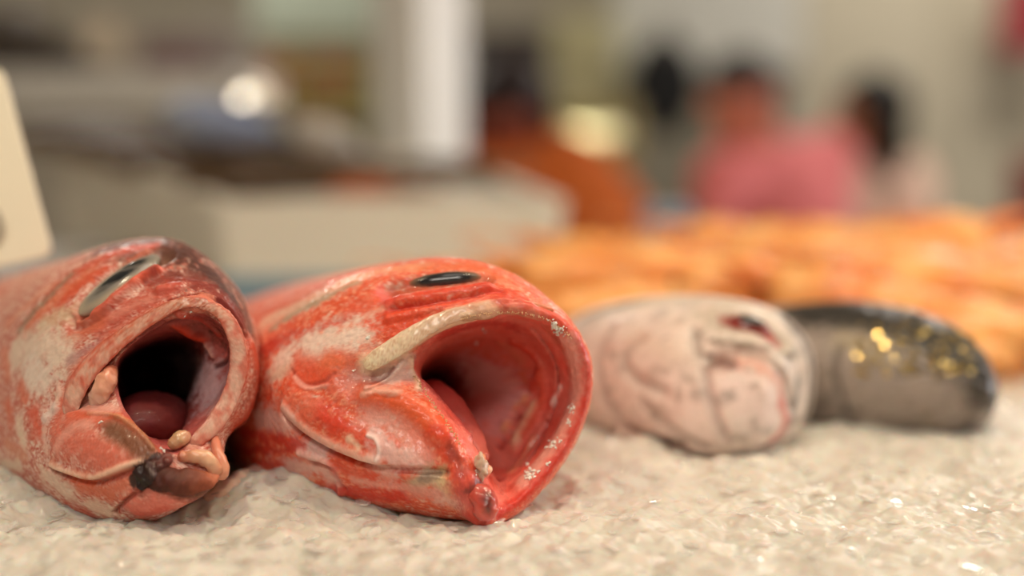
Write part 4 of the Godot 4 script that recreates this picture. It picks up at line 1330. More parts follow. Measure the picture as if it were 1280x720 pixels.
	scales.set_meta("label", "shiny golden scales")
	eye_of(dk, o, base, Vector2(1128, 398), Vector2(1160, 402), 0.006, 0.004, -0.0003, func(d): return pale_flesh(20, 20, 22).lerp(pale_flesh(120, 100, 60), smoothstep(0.6, 0.9, Vector2(d.x, d.y).length())))


# ---------------------------------------------------------------- the heap of orange prawns

func prawn_shape(curl: float, tone: float) -> Node3D:
	# head, six shell segments, tail fan, feelers and legs; lies along x, belly down
	var o := Node3D.new()
	var light := lin(248, 190, 118)
	var deep := lin(236, 150, 74).lerp(lin(228, 130, 62), tone)
	var m := flesh_mat(0.35, 0.5, 0.1)
	# spine of the body: an arc that bends down at the tail
	var line := PackedVector3Array()
	var p := Vector3(-0.055, 0, 0)
	var ang := 0.12
	for i in 25:
		line.append(p)
		ang -= curl / 25.0 * (0.4 + 1.2 * i / 25.0)
		p += Vector3(cos(ang), 0, sin(ang)) * 0.0058
	var rows := []
	for i in line.size():
		var f := float(i) / 24.0
		var dir := (line[mini(i + 1, 24)] - line[maxi(i - 1, 0)]).normalized()
		var side := Vector3(-dir.z, 0, dir.x)
		var r := lerpf(0.0185, 0.0085, f) * (1.0 + 0.10 * (fposmod(f * 6.0, 1.0) - 0.5))
		var row := PackedVector3Array()
		for k in 12:
			var a := TAU * k / 12
			row.append(line[i] + side * cos(a) * r * 0.92 + Vector3.UP * sin(a) * r * 1.05)
		rows.append(row)
	var steps := []
	for i in 24:
		steps.append(1)
	var sk := loft_world(rows, steps, 24)
	for i in sk.v.size():
		var f := clampf(sk.along[i] / 24.0, 0.0, 1.0)
		var band := smoothstep(0.55, 0.95, fposmod(f * 6.0, 1.0))
		sk.c[i] = light.lerp(deep, clampf(0.25 + 0.6 * band + 0.5 * mid.get_noise_3dv(sk.v[i]), 0.0, 1.0))
	var shell := part("shell", skin_mesh(sk, Vector3.ZERO), m, o)
	shell.name = "shell"
	# head with its spike
	var hp := [Vector3(-0.05, 0, 0), Vector3(-0.075, 0.002, 0.002), Vector3(-0.098, 0.004, 0.005), Vector3(-0.115, 0.010, 0.007), Vector3(-0.142, 0.018, 0.010)]
	part("head", skin_mesh(sweep(hp, [0.0185, 0.0205, 0.0165, 0.006, 0.0012], [deep, deep.lerp(light, 0.4), light, deep, deep], 20, 5, 1.05, Vector3.UP, 0.002), Vector3.ZERO), m, o)
	for s in [-1.0, 1.0]:
		part("eye", skin_mesh(ball(Vector3(-0.112, 0.006, 0.006 + s * 0.011), Vector3(0.0035, 0, 0), Vector3(0, 0.0035, 0), Vector3(0, 0, 0.0035), func(_d): return lin(24, 20, 18), 10, 8), Vector3.ZERO), m, o)
		var fp := [Vector3(-0.112, 0.0, 0.006 + s * 0.006), Vector3(-0.15, 0.014, s * 0.03), Vector3(-0.17, 0.012, s * 0.07), Vector3(-0.14, 0.002, s * 0.12)]
		part("feeler", skin_mesh(sweep(fp, [0.0016, 0.0012, 0.0009, 0.0005], [deep, deep, deep, deep], 6, 5), Vector3.ZERO), m, o)
		for k in 4:
			var x := -0.085 + k * 0.014
			var lp := [Vector3(x, -0.012, s * 0.010), Vector3(x - 0.012, -0.006, s * 0.028), Vector3(x - 0.022, -0.016, s * 0.040)]
			part("leg", skin_mesh(sweep(lp, [0.0024, 0.0019, 0.0010], [light, deep, deep], 6, 4), Vector3.ZERO), m, o)
	# tail fan of four blades
	var end := line[24]
	var d2 := (line[24] - line[22]).normalized()
	var sd := Vector3(-d2.z, 0, d2.x)
	for k in 4:
		var a := (k - 1.5) * 0.5
		var q := (d2 * cos(a) + sd * sin(a)).normalized()
		part("tail_blade", skin_mesh(sweep([end, end + q * 0.014, end + q * 0.030], [0.004, 0.0075, 0.005], [deep, light.lerp(deep, 0.5), deep], 12, 4, 0.22), Vector3.ZERO), m, o)
	return o


func prawns() -> void:
	var r := RandomNumberGenerator.new()
	r.seed = 99
	var kinds := [prawn_shape(0.9, 0.0), prawn_shape(1.7, 0.6), prawn_shape(0.4, 1.0)]
	var look := ["curved", "tightly curled", "almost straight"]
	var row_name := ["front", "second", "third", "fourth", "fifth", "sixth", "seventh"]
	var place := ["first", "second", "third", "fourth", "fifth", "sixth", "seventh", "eighth", "ninth", "tenth", "eleventh", "twelfth"]
	for row in 7:
		var depth := 0.955 + row * 0.068
		var px: float = [1215.0, 1050.0, 705.0, 730.0, 740.0, 790.0, 900.0][row]
		var count := 0
		while px < 1400.0:
			var g := at(px, 400, depth)
			var k := r.randi() % 3
			var o: Node3D = kinds[k].duplicate()
			o.name = numbered("prawn")
			add_child(o)
			var z := g.z + r.randf_range(-0.01, 0.01)
			o.position = Vector3(g.x, ICE_Y + ice_height(g.x, z) + 0.018 + (0.012 if count % 2 else 0.0), z)
			o.rotation = Vector3(r.randf_range(-0.15, 0.15), r.randf_range(-0.5, 0.5) + (PI if r.randf() < 0.5 else 0.0), r.randf_range(-0.12, 0.12))
			o.scale = Vector3.ONE * r.randf_range(1.05, 1.25)
			tag(o, "%s orange prawn, %s from the left in the %s row of the heap" % [look[k], place[count], row_name[row]], "prawn", "orange prawns heaped behind the grey fish")
			count += 1
			px += 128.0 / depth * r.randf_range(0.92, 1.08)
	for k in kinds:
		k.free()


# ---------------------------------------------------------------- counter and ice

var flakes := []
var tone := 0.0      # of the flake that was on top last
const FLAKE_N := 64


func flake_layer(x: float, z: float, size: float, lay: int) -> float:
	# overlapping tilted flakes on a jittered grid: the topmost one shows
	var gx := x / size
	var gz := z / size
	var ix := int(floor(gx))
	var iz := int(floor(gz))
	var best := -9.0
	for a in range(ix - 1, ix + 2):
		for b in range(iz - 1, iz + 2):
			var f: PackedFloat32Array = flakes[((a + lay * 17) & 63) * FLAKE_N + ((b + lay * 29) & 63)]
			var dx := gx - a - f[0]
			var dz := gz - b - f[1]
			# long and narrow flakes, each turned its own way
			var u := dx * f[5] + dz * f[6]
			var w := dz * f[5] - dx * f[6]
			var h := f[2] + u * f[3] + w * f[4] - 0.55 * (u * u * 0.7 + w * w * 1.6)
			if h > best:
				best = h
				tone = f[7]
	return best * size


func ice_height(x: float, z: float) -> float:
	var p := Vector3(x, 0, z)
	var h := 0.0045 * coarse.get_noise_3dv(p * 0.5) + 0.003 * coarse.get_noise_3dv(p * 1.6)
	var wx := x + 0.004 * coarse.get_noise_3dv(p * 2.0)
	var wz := z + 0.004 * coarse.get_noise_3dv(p * 2.0 + Vector3(4, 4, 4))
	var calm := lerpf(1.0, 0.5, smoothstep(0.0, 0.12, x))    # half melted and smoother to the right
	h += 0.20 * calm * flake_layer(wx, wz, 0.017, 0)
	big_tone = tone
	h += calm * (0.20 * flake_layer(wx, wz, 0.0075, 1) + 0.20 * flake_layer(wx, wz, 0.0036, 2))
	h += 0.0005 * mid.get_noise_3dv(p * 2.5)
	for m in mounds:
		var d := Vector2(x - m.x, z - m.y).length() / m.z
		if d < 1.0:
			h += m.w * (1.0 - smoothstep(0.0, 1.0, d))
	return h


var big_tone := 0.0
var mounds: Array[Vector4] = []


func mound(px: float, py: float, depth: float, r: float, h: float) -> void:
	var p := at(px, py, depth)
	mounds.append(Vector4(p.x, p.z, r, h))


func counter() -> void:
	var r := RandomNumberGenerator.new()
	r.seed = 4242
	for i in FLAKE_N * FLAKE_N:
		var a := r.randf() * TAU
		flakes.append(PackedFloat32Array([r.randf(), r.randf(), r.randf_range(-0.35, 0.35), r.randf_range(-0.45, 0.45), r.randf_range(-0.45, 0.45), cos(a), sin(a), r.randf()]))
	mound(20, 600, 0.67, 0.06, 0.010)
	mound(330, 620, 0.655, 0.05, 0.012)
	mound(420, 640, 0.645, 0.04, 0.006)
	mound(800, 560, 0.74, 0.04, 0.006)
	mound(1000, 330, 1.25, 0.34, 0.026)
	mound(1270, 330, 1.28, 0.34, 0.026)
	# grid lines: close together where the ice is near and sharp, wide apart beyond
	var xs := PackedFloat32Array()
	var x := -1.5
	while x < 1.6:
		xs.append(x)
		var d := maxf(absf(x - 0.0) - 0.27, 0.0)
		x += 0.00125 + d * 0.03
	var zs := PackedFloat32Array()
	var z := 0.45
	while z < 2.04:
		zs.append(-z)
		z += 0.00125 + maxf(z - 0.72, 0.0) * 0.028
	var nx := xs.size()
	var nz := zs.size()
	var v := PackedVector3Array()
	var n := PackedVector3Array()
	var c := PackedColorArray()
	var tones := PackedFloat32Array()
	tones.resize(nx * nz)
	v.resize(nx * nz)
	n.resize(nx * nz)
	c.resize(nx * nz)
	for j in nz:
		for i in nx:
			v[j * nx + i] = Vector3(xs[i], ice_height(xs[i], zs[j]), zs[j])
			tones[j * nx + i] = tone + big_tone
	for j in nz:
		for i in nx:
			var dx := v[j * nx + mini(i + 1, nx - 1)] - v[j * nx + maxi(i - 1, 0)]
			var dz := v[maxi(j - 1, 0) * nx + i] - v[mini(j + 1, nz - 1) * nx + i]
			n[j * nx + i] = dz.cross(dx).normalized()
			var g := 0.37 + 0.35 * coarse.get_noise_3dv(v[j * nx + i] * 0.8) + 0.16 * tones[j * nx + i]
			c[j * nx + i] = lin(182, 174, 165).lerp(lin(222, 218, 209), g)
	var ix := PackedInt32Array()
	for j in nz - 1:
		for i in nx - 1:
			var a := j * nx + i
			ix.append_array([a, a + nx, a + 1, a + 1, a + nx, a + nx + 1])
	var arr := []
	arr.resize(Mesh.ARRAY_MAX)
	arr[Mesh.ARRAY_VERTEX] = v
	arr[Mesh.ARRAY_NORMAL] = n
	arr[Mesh.ARRAY_COLOR] = c
	arr[Mesh.ARRAY_INDEX] = ix
	var mesh := ArrayMesh.new()
	mesh.add_surface_from_arrays(Mesh.PRIMITIVE_TRIANGLES, arr)
	var m := flesh_mat(0.46, 0.3, 0.4)
	m.clearcoat_roughness = 0.12
	m.metallic_specular = 0.35
	var ice := part("crushed_ice", mesh, m, null, Vector3(0, ICE_Y, 0))
	ice.set_meta("kind", "stuff")
	tag(ice, "bed of wet crushed ice spread over the fish counter", "ice")
	# loose thin flakes lying on the bed, clear enough to see the ice through them
	var st := SurfaceTool.new()
	st.begin(Mesh.PRIMITIVE_TRIANGLES)
	var rim := []
	for q in [[1.0, 0.0], [0.62, 0.55], [0.1, 0.8], [-0.55, 0.62], [-0.95, 0.05], [-0.5, -0.6], [0.15, -0.72], [0.7, -0.5]]:
		rim.append(Vector3(q[0], 0, q[1]))
	for k in 8:
		var p: Vector3 = rim[k]
		var q: Vector3 = rim[(k + 1) % 8]
		var up := Vector3(0, 0.07, 0)
		for w in [Vector3(0.06, 0.11, 0.02), p * 0.86 + up, q * 0.86 + up, p * 0.86 + up, p, q * 0.86 + up, p, q, q * 0.86 + up, Vector3(0, -0.07, 0), q, p]:
			st.set_smooth_group(-1)
			st.add_vertex(w)
	st.generate_normals()
	var mm := MultiMesh.new()
	mm.transform_format = MultiMesh.TRANSFORM_3D
	mm.mesh = st.commit()
	var count := 1300
	mm.instance_count = count
	for k in count:
		var depth := 0.47 + 0.42 * pow(r.randf(), 1.4)
		var g := at(640.0 + 720.0 * (2.0 * pow(r.randf(), 1.8) - 1.0), 500, depth)
		var size := r.randf_range(0.0016, 0.0050)
		var b := Basis.from_euler(Vector3(r.randf_range(-0.28, 0.28), r.randf() * TAU, r.randf_range(-0.28, 0.28))).scaled(Vector3.ONE * size)
		b.x *= r.randf_range(0.8, 1.6)
		mm.set_instance_transform(k, Transform3D(b, Vector3(g.x, ICE_Y + ice_height(g.x, g.z) + size * 0.12, g.z)))
	var clear := StandardMaterial3D.new()
	clear.albedo_color = Color(0.93, 0.92, 0.9, 0.30)
	clear.transparency = BaseMaterial3D.TRANSPARENCY_ALPHA
	clear.roughness = 0.12
	var loose := MultiMeshInstance3D.new()
	loose.name = "loose_ice"
	loose.multimesh = mm
	loose.material_override = clear
	add_child(loose)
	loose.set_meta("kind", "stuff")
	tag(loose, "thin clear flakes of ice scattered on top of the crushed ice bed", "ice")
	# the counter that carries it
	var o := thing("display_counter", "steel fish counter holding the bed of crushed ice", "counter", Vector3(0, 0, -1.21))
	var steel := plain_mat(rgb8(165, 165, 160), 0.35, 0.8)
	part("body", box_mesh(Vector3(3.3, 1.02, 1.66), 0.01), plain_mat(rgb8(200, 196, 188), 0.5), o, Vector3(0, 0.53, 0))
	part("tray", box_mesh(Vector3(3.4, 0.05, 1.74), 0.008), steel, o, Vector3(0, 1.066, 0))


# ---------------------------------------------------------------- the hall and the stalls beyond

func hall() -> void:
	var cream := plain_mat(rgb8(200, 192, 174), 0.85)
	structure("floor", box_mesh(Vector3(9.4, 0.1, 11.4)), plain_mat(rgb8(120, 112, 102), 0.6), Vector3(0, -0.05, -2.5))
	structure("ceiling", box_mesh(Vector3(9.4, 0.1, 11.4)), plain_mat(rgb8(215, 208, 195), 0.9), Vector3(0, 3.35, -2.5))
	structure("wall_back", box_mesh(Vector3(9.4, 3.4, 0.1)), cream, Vector3(0, 1.65, -8.15))
	structure("wall_front", box_mesh(Vector3(9.4, 3.4, 0.1)), cream, Vector3(0, 1.65, 3.15))
	structure("wall_left", box_mesh(Vector3(0.1, 3.4, 11.4)), cream, Vector3(-4.65, 1.65, -2.5))
	structure("wall_right", box_mesh(Vector3(0.1, 3.4, 11.4)), cream, Vector3(4.65, 1.65, -2.5))


func slab(o: Node3D, called: String, x0: float, y0: float, x1: float, y1: float, depth: float, thick: float, m: Material, bevel := 0.006) -> MeshInstance3D:
	# an upright panel between two readings, facing the counter
	var a := at(x0, y0, depth)
	var b := at(x1, y1, depth)
	if y1 >= 400.0:
		b = Vector3(b.x, 0.002, a.z)   # down to the floor
	var c := (a + b) * 0.5
	var size := Vector3(absf(b.x - a.x), absf(b.y - a.y), thick)
	return part(called, box_mesh(size, minf(bevel, thick * 0.4)), m, o, Vector3(c.x, c.y, (a.z + b.z) * 0.5 - thick * 0.5) - o.position)


func stand(called: String, label: String, category: String, px: float, depth: float, group := "") -> Node3D:
	var p := at(px, 300, depth)
	return thing(called, label, category, Vector3(p.x, 0, p.z), group)


func quad_plate(corners: Array, thick: float, round_px: float) -> ArrayMesh:
	# a thin card with rounded corners between four points in space
	var c: Vector3 = (corners[0] + corners[1] + corners[2] + corners[3]) * 0.25
	var nrm := (corners[1] - corners[0] as Vector3).cross(corners[3] - corners[0] as Vector3).normalized()
	var edge := PackedVector3Array()
	for i in 4:
		var p: Vector3 = corners[i]
		var to_a := (corners[(i + 3) % 4] - p as Vector3).normalized() * round_px
		var to_b := (corners[(i + 1) % 4] - p as Vector3).normalized() * round_px
		for k in 6:
			var t := k / 5.0
			edge.append((p + to_a).lerp(p, t).lerp(p.lerp(p + to_b, t), t))
	var st := SurfaceTool.new()
	st.begin(Mesh.PRIMITIVE_TRIANGLES)
	var h := nrm * thick * 0.5
	for i in edge.size():
		var a := edge[i] - c
		var b := edge[(i + 1) % edge.size()] - c
		for v in [h, a + h, b + h, -h, b - h, a - h, a + h, a - h, b - h, a + h, b - h, b + h]:
			st.set_smooth_group(-1)
			st.add_vertex(v)
	st.generate_normals()
	return st.commit()


func price_card() -> void:
	var c := [at(-150, 110, .79), at(2, 82, .79), at(66, 318, .775), at(-84, 350, .775)]
	var mid_point: Vector3 = (c[0] + c[1] + c[2] + c[3]) * 0.25
	var o := thing("price_card", "cream plastic price card leaning behind the dusky red fish", "price card", Vector3(mid_point.x, ICE_Y, mid_point.z))
	part("card", quad_plate(c, 0.003, 0.008), plain_mat(rgb8(232, 224, 204), 0.6), o, mid_point - o.position)
	# the visible bit of a printed grey figure near its edge
	var print_pts := []
	for i in 9:
		var a := -1.9 + 3.8 * i / 8.0
		print_pts.append(at(-17 + 17 * cos(a), 282 - 22 * sin(a), .772))
	var tones := []
	var radii := []
	for q in print_pts:
		tones.append(lin(120, 116, 108))
		radii.append(0.0020)
	part("printed_figure", skin_mesh(sweep(print_pts, radii, tones, 8, 3, 0.2, cam_basis.z), o.position), plain_mat(rgb8(164, 158, 144), 0.6), o)
	var spike := [at(-9, 334, .78), at(-4, 420, .79), at(-2, 470, .79)]
	part("spike", skin_mesh(sweep(spike, [0.0025, 0.0022, 0.0012], [lin(200, 200, 196), lin(200, 200, 196), lin(200, 200, 196)], 10, 4), o.position), plain_mat(rgb8(200, 200, 196), 0.3, 0.6), o)


func wall_piece(st: SurfaceTool, a: Vector3, b: Vector3, c: Vector3, d: Vector3, t: Vector3) -> void:
	# a six sided board: face a b c d and its thickness t
	var p := [a, b, c, d, a + t, b + t, c + t, d + t]
	var turn := (b - a).cross(d - a).dot(t) < 0.0
	for f in [[0, 1, 2, 3], [5, 4, 7, 6], [4, 0, 3, 7], [1, 5, 6, 2], [3, 2, 6, 7], [4, 5, 1, 0]]:
		var q := [f[0], f[1], f[2], f[0], f[2], f[3]]
		if turn:
			q.reverse()
		for i in q:
			st.set_smooth_group(-1)
			st.add_vertex(p[i])


func fish_body(o: Node3D, length: float, high: float, wide: float, back: Color, flank: Color, belly: Color, gloss := 0.5) -> void:
	# a whole fish lying along x, head towards -x
	var rows := []
	for q in [[-0.5, .10, .08], [-0.485, .36, .36], [-0.44, .62, .66], [-0.36, .84, .88], [-0.24, .98, 1.0], [-0.05, 1.0, 1.0], [0.12, .84, .8], [0.27, .52, .5], [0.38, .26, .24], [0.44, .20, .12], [0.46, .06, .04]]:
		var row := PackedVector3Array()
		for i in 12:
			var a := TAU * i / 12
			row.append(Vector3(q[0] * length, sin(a) * q[1] * high * 0.5, cos(a) * q[2] * wide * 0.5))
		rows.append(row)
	var sk := loft_world(rows, [2, 3, 3, 3, 4, 4, 4, 3, 2, 2], 28)
	for i in sk.v.size():
		var t := sk.v[i].y / high + 0.10 * mid.get_noise_3dv(sk.v[i] * 0.6)
		sk.c[i] = belly.lerp(flank, smoothstep(-0.35, -0.05, t)).lerp(back, smoothstep(0.05, 0.28, t))
	var m := flesh_mat(0.35, gloss, 0.05)
	if sk.n[sk.nu * (sk.nv / 2)].dot(sk.v[sk.nu * (sk.nv / 2)]) < 0.0:
		for r in rows.size():
			var flip: PackedVector3Array = rows[r]
			flip.reverse()
			rows[r] = flip
		var c := sk.c
		sk = loft_world(rows, [2, 3, 3, 3, 4, 4, 4, 3, 2, 2], 28)
		for i in sk.v.size():
			var t := sk.v[i].y / high + 0.10 * mid.get_noise_3dv(sk.v[i] * 0.6)
			sk.c[i] = belly.lerp(flank, smoothstep(-0.35, -0.05, t)).lerp(back, smoothstep(0.05, 0.28, t))
	part("body", skin_mesh(sk, Vector3.ZERO), m, o)
	for s in [-1.0, 1.0]:
		part("tail_fin", skin_mesh(sweep([Vector3(0.44 * length, 0, 0), Vector3(0.5 * length, s * high * 0.25, 0), Vector3(0.56 * length, s * high * 0.5, 0)], [high * 0.08, high * 0.12, high * 0.04], [back, flank, flank], 10, 4, 0.25, Vector3(0, 0, 1)), Vector3.ZERO), m, o)
		part("eye", skin_mesh(ball(Vector3(-0.40 * length, high * 0.14, s * wide * 0.34), Vector3(high * 0.07, 0, 0), Vector3(0, high * 0.07, 0), Vector3(0, 0, wide * 0.08), func(d): return lin(20, 20, 20) if Vector2(d.x, d.y).length() < 0.6 else lin(190, 180, 150), 14, 10), Vector3.ZERO), m, o)
	part("back_fin", skin_mesh(sweep([Vector3(-0.15 * length, high * 0.46, 0), Vector3(0.0, high * 0.56, 0), Vector3(0.2 * length, high * 0.38, 0)], [high * 0.05, high * 0.11, high * 0.03], [back, back, back], 10, 5, 0.25, Vector3(0, 0, 1)), Vector3.ZERO), m, o)


func fish_box() -> void:
	# white foam box, raised at the back; its left side runs away from us
	var foam := plain_mat(rgb8(222, 216, 204), 0.7)
	foam.subsurf_scatter_enabled = true
	foam.subsurf_scatter_strength = 0.1
	var rim := [at(272, 252, 1.58), at(708, 250, 1.60), at(575, 198, 2.02), at(62, 165, 1.92)]
	var foot := [at(284, 346, 1.60), at(692, 348, 1.62), at(575, 290, 2.02), at(80, 300, 1.94)]
	var centre: Vector3 = (rim[0] + rim[1] + rim[2] + rim[3]) * 0.25
	var o := thing("foam_box", "white foam fish box with a thick rim behind the red fish", "box", Vector3(centre.x, ICE_Y, centre.z))
	for i in 4:
		var k := (i + 1) % 4
		var st := SurfaceTool.new()
		st.begin(Mesh.PRIMITIVE_TRIANGLES)
		var inward := ((centre - (rim[i] + rim[k] as Vector3) * 0.5) * Vector3(1, 0, 1)).normalized() * 0.022
		wall_piece(st, foot[i] - o.position, foot[k] - o.position, rim[k] - o.position, rim[i] - o.position, inward)
		st.generate_normals()
		part("side", st.commit(), foam, o)
	var st2 := SurfaceTool.new()
	st2.begin(Mesh.PRIMITIVE_TRIANGLES)
	wall_piece(st2, foot[0] - o.position, foot[1] - o.position, foot[2] - o.position, foot[3] - o.position, Vector3(0, 0.02, 0))
	st2.generate_normals()
	part("bottom", st2.commit(), foam, o)
	# a heap of ice fills the box
	var fill := []
	for f in [0.02, 0.5, 0.85, 0.98]:
		var row := PackedVector3Array()
		for i in 4:
			for q in 3:
				var e: Vector3 = rim[i].lerp(rim[(i + 1) % 4], q / 3.0)
				var p := centre.lerp(e, f * 0.93)
				p.y += 0.03 * (1.0 - f) - 0.012
				row.append(p)
		fill.append(row)
	var sk := loft_world(fill, [4, 5, 4], 48)
	for i in sk.v.size():
		sk.c[i] = lin(206, 202, 194)
		sk.v[i] += Vector3(0, 0.006 * coarse.get_noise_3dv(sk.v[i] * 2.0), 0)
	normals(sk)
	var ice := part("box_ice", skin_mesh(sk, o.position), flesh_mat(0.4, 0.3, 0.2), null, o.position)
	ice.set_meta("kind", "stuff")
	tag(ice, "crushed ice filling the white foam fish box", "ice")
	# brown fish laid over it
	var r := RandomNumberGenerator.new()
	r.seed = 31
	var brown := Node3D.new()
	fish_body(brown, 0.24, 0.055, 0.035, lin(80, 60, 40), lin(126, 98, 66), lin(176, 142, 102))
	var place := ["first", "second", "third", "fourth", "fifth", "sixth", "seventh", "eighth", "ninth", "tenth", "eleventh", "twelfth", "last"]
	var count := 0
	for q in [[130, 172, 1.84, .2], [175, 188, 1.78, -.3], [215, 176, 1.86, .5], [250, 205, 1.74, .1], [280, 190, 1.84, -.5], [300, 222, 1.70, -.2], [330, 205, 1.78, .4], [350, 236, 1.655, .05], [375, 224, 1.70, .15], [420, 232, 1.68, -.35], [440, 212, 1.78, .3], [500, 222, 1.74, -.1], [545, 214, 1.82, .2]]:
		var c: Node3D = brown.duplicate()
		c.name = numbered("brown_fish")
		add_child(c)
		c.position = at(q[0], q[1], q[2])
		c.rotation = Vector3(1.2 + r.randf_range(-0.2, 0.2), q[3], r.randf_range(-0.12, 0.12))
		tag(c, "small brown fish in the white foam box, %s from its left end" % place[count], "fish", "brown fish in the foam box")
		count += 1
	brown.free()
	var orange := thing("orange_fish", "small orange brown fish at the right end of the foam box", "fish", at(478, 238, 1.66))
	fish_body(orange, 0.14, 0.04, 0.03, lin(170, 84, 36), lin(204, 122, 62), lin(214, 160, 110))
	orange.rotation = Vector3(1.2, 0.2, 0.05)
	var blue := thing("blue_fish", "large blue grey fish with a pale belly lying across the brown ones", "fish", at(290, 160, 1.74))
	fish_body(blue, 0.19, 0.08, 0.05, lin(128, 140, 166), lin(150, 160, 180), lin(204, 206, 210), 0.3)
	blue.rotation = Vector3(0.9, 0.35, -0.32)
	var pale := thing("pale_fish", "small silver white fish beside the blue grey one", "fish", at(415, 180, 1.78))
	fish_body(pale, 0.12, 0.065, 0.04, lin(170, 166, 160), lin(206, 202, 196), lin(224, 220, 214), 0.8)
	pale.rotation = Vector3(0.8, 0.2, -0.5)
	# steel scoop that catches the ceiling light
	var sp := at(312, 124, 1.86)
	var sc := thing("steel_scoop", "round polished steel scoop with a short handle above the blue grey fish", "scoop", sp)
	var to_eye := (EYE - sp).normalized()
	var to_lamp := (Vector3(-0.2, 3.2, 1.7) - sp).normalized()
	var face := (to_eye + to_lamp).normalized()
	var sx := face.cross(Vector3.UP).normalized()
	var sy := sx.cross(face).normalized()
	var steel := plain_mat(rgb8(240, 236, 226), 0.16, 1.0)
	var rows := []
	for q in [[0.001, 0.001], [0.015, 0.0006], [0.027, -0.001], [0.032, -0.003], [0.033, -0.006], [0.028, -0.010], [0.010, -0.012], [0.001, -0.012]]:
		var row := PackedVector3Array()
		for i in 12:
			var a := TAU * i / 12
			row.append((sx * cos(a) + sy * sin(a)) * q[0] + face * q[1])
		rows.append(row)
	var bowl := loft_world(rows, [3, 3, 2, 2, 2, 2, 2], 36)
	if bowl.n[4 * 36].dot(face) < 0.0:
		for k in rows.size():
			var flip: PackedVector3Array = rows[k]
			flip.reverse()
			rows[k] = flip
		bowl = loft_world(rows, [3, 3, 2, 2, 2, 2, 2], 36)
	part("bowl", skin_mesh(bowl, Vector3.ZERO), steel, sc)
	var hp := [sp, at(345, 138, 1.85), at(372, 156, 1.84)]
	part("handle", skin_mesh(sweep(hp, [0.008, 0.007, 0.006], [Color.WHITE, Color.WHITE, Color.WHITE], 12, 6, 0.5, face), sp), steel, sc)


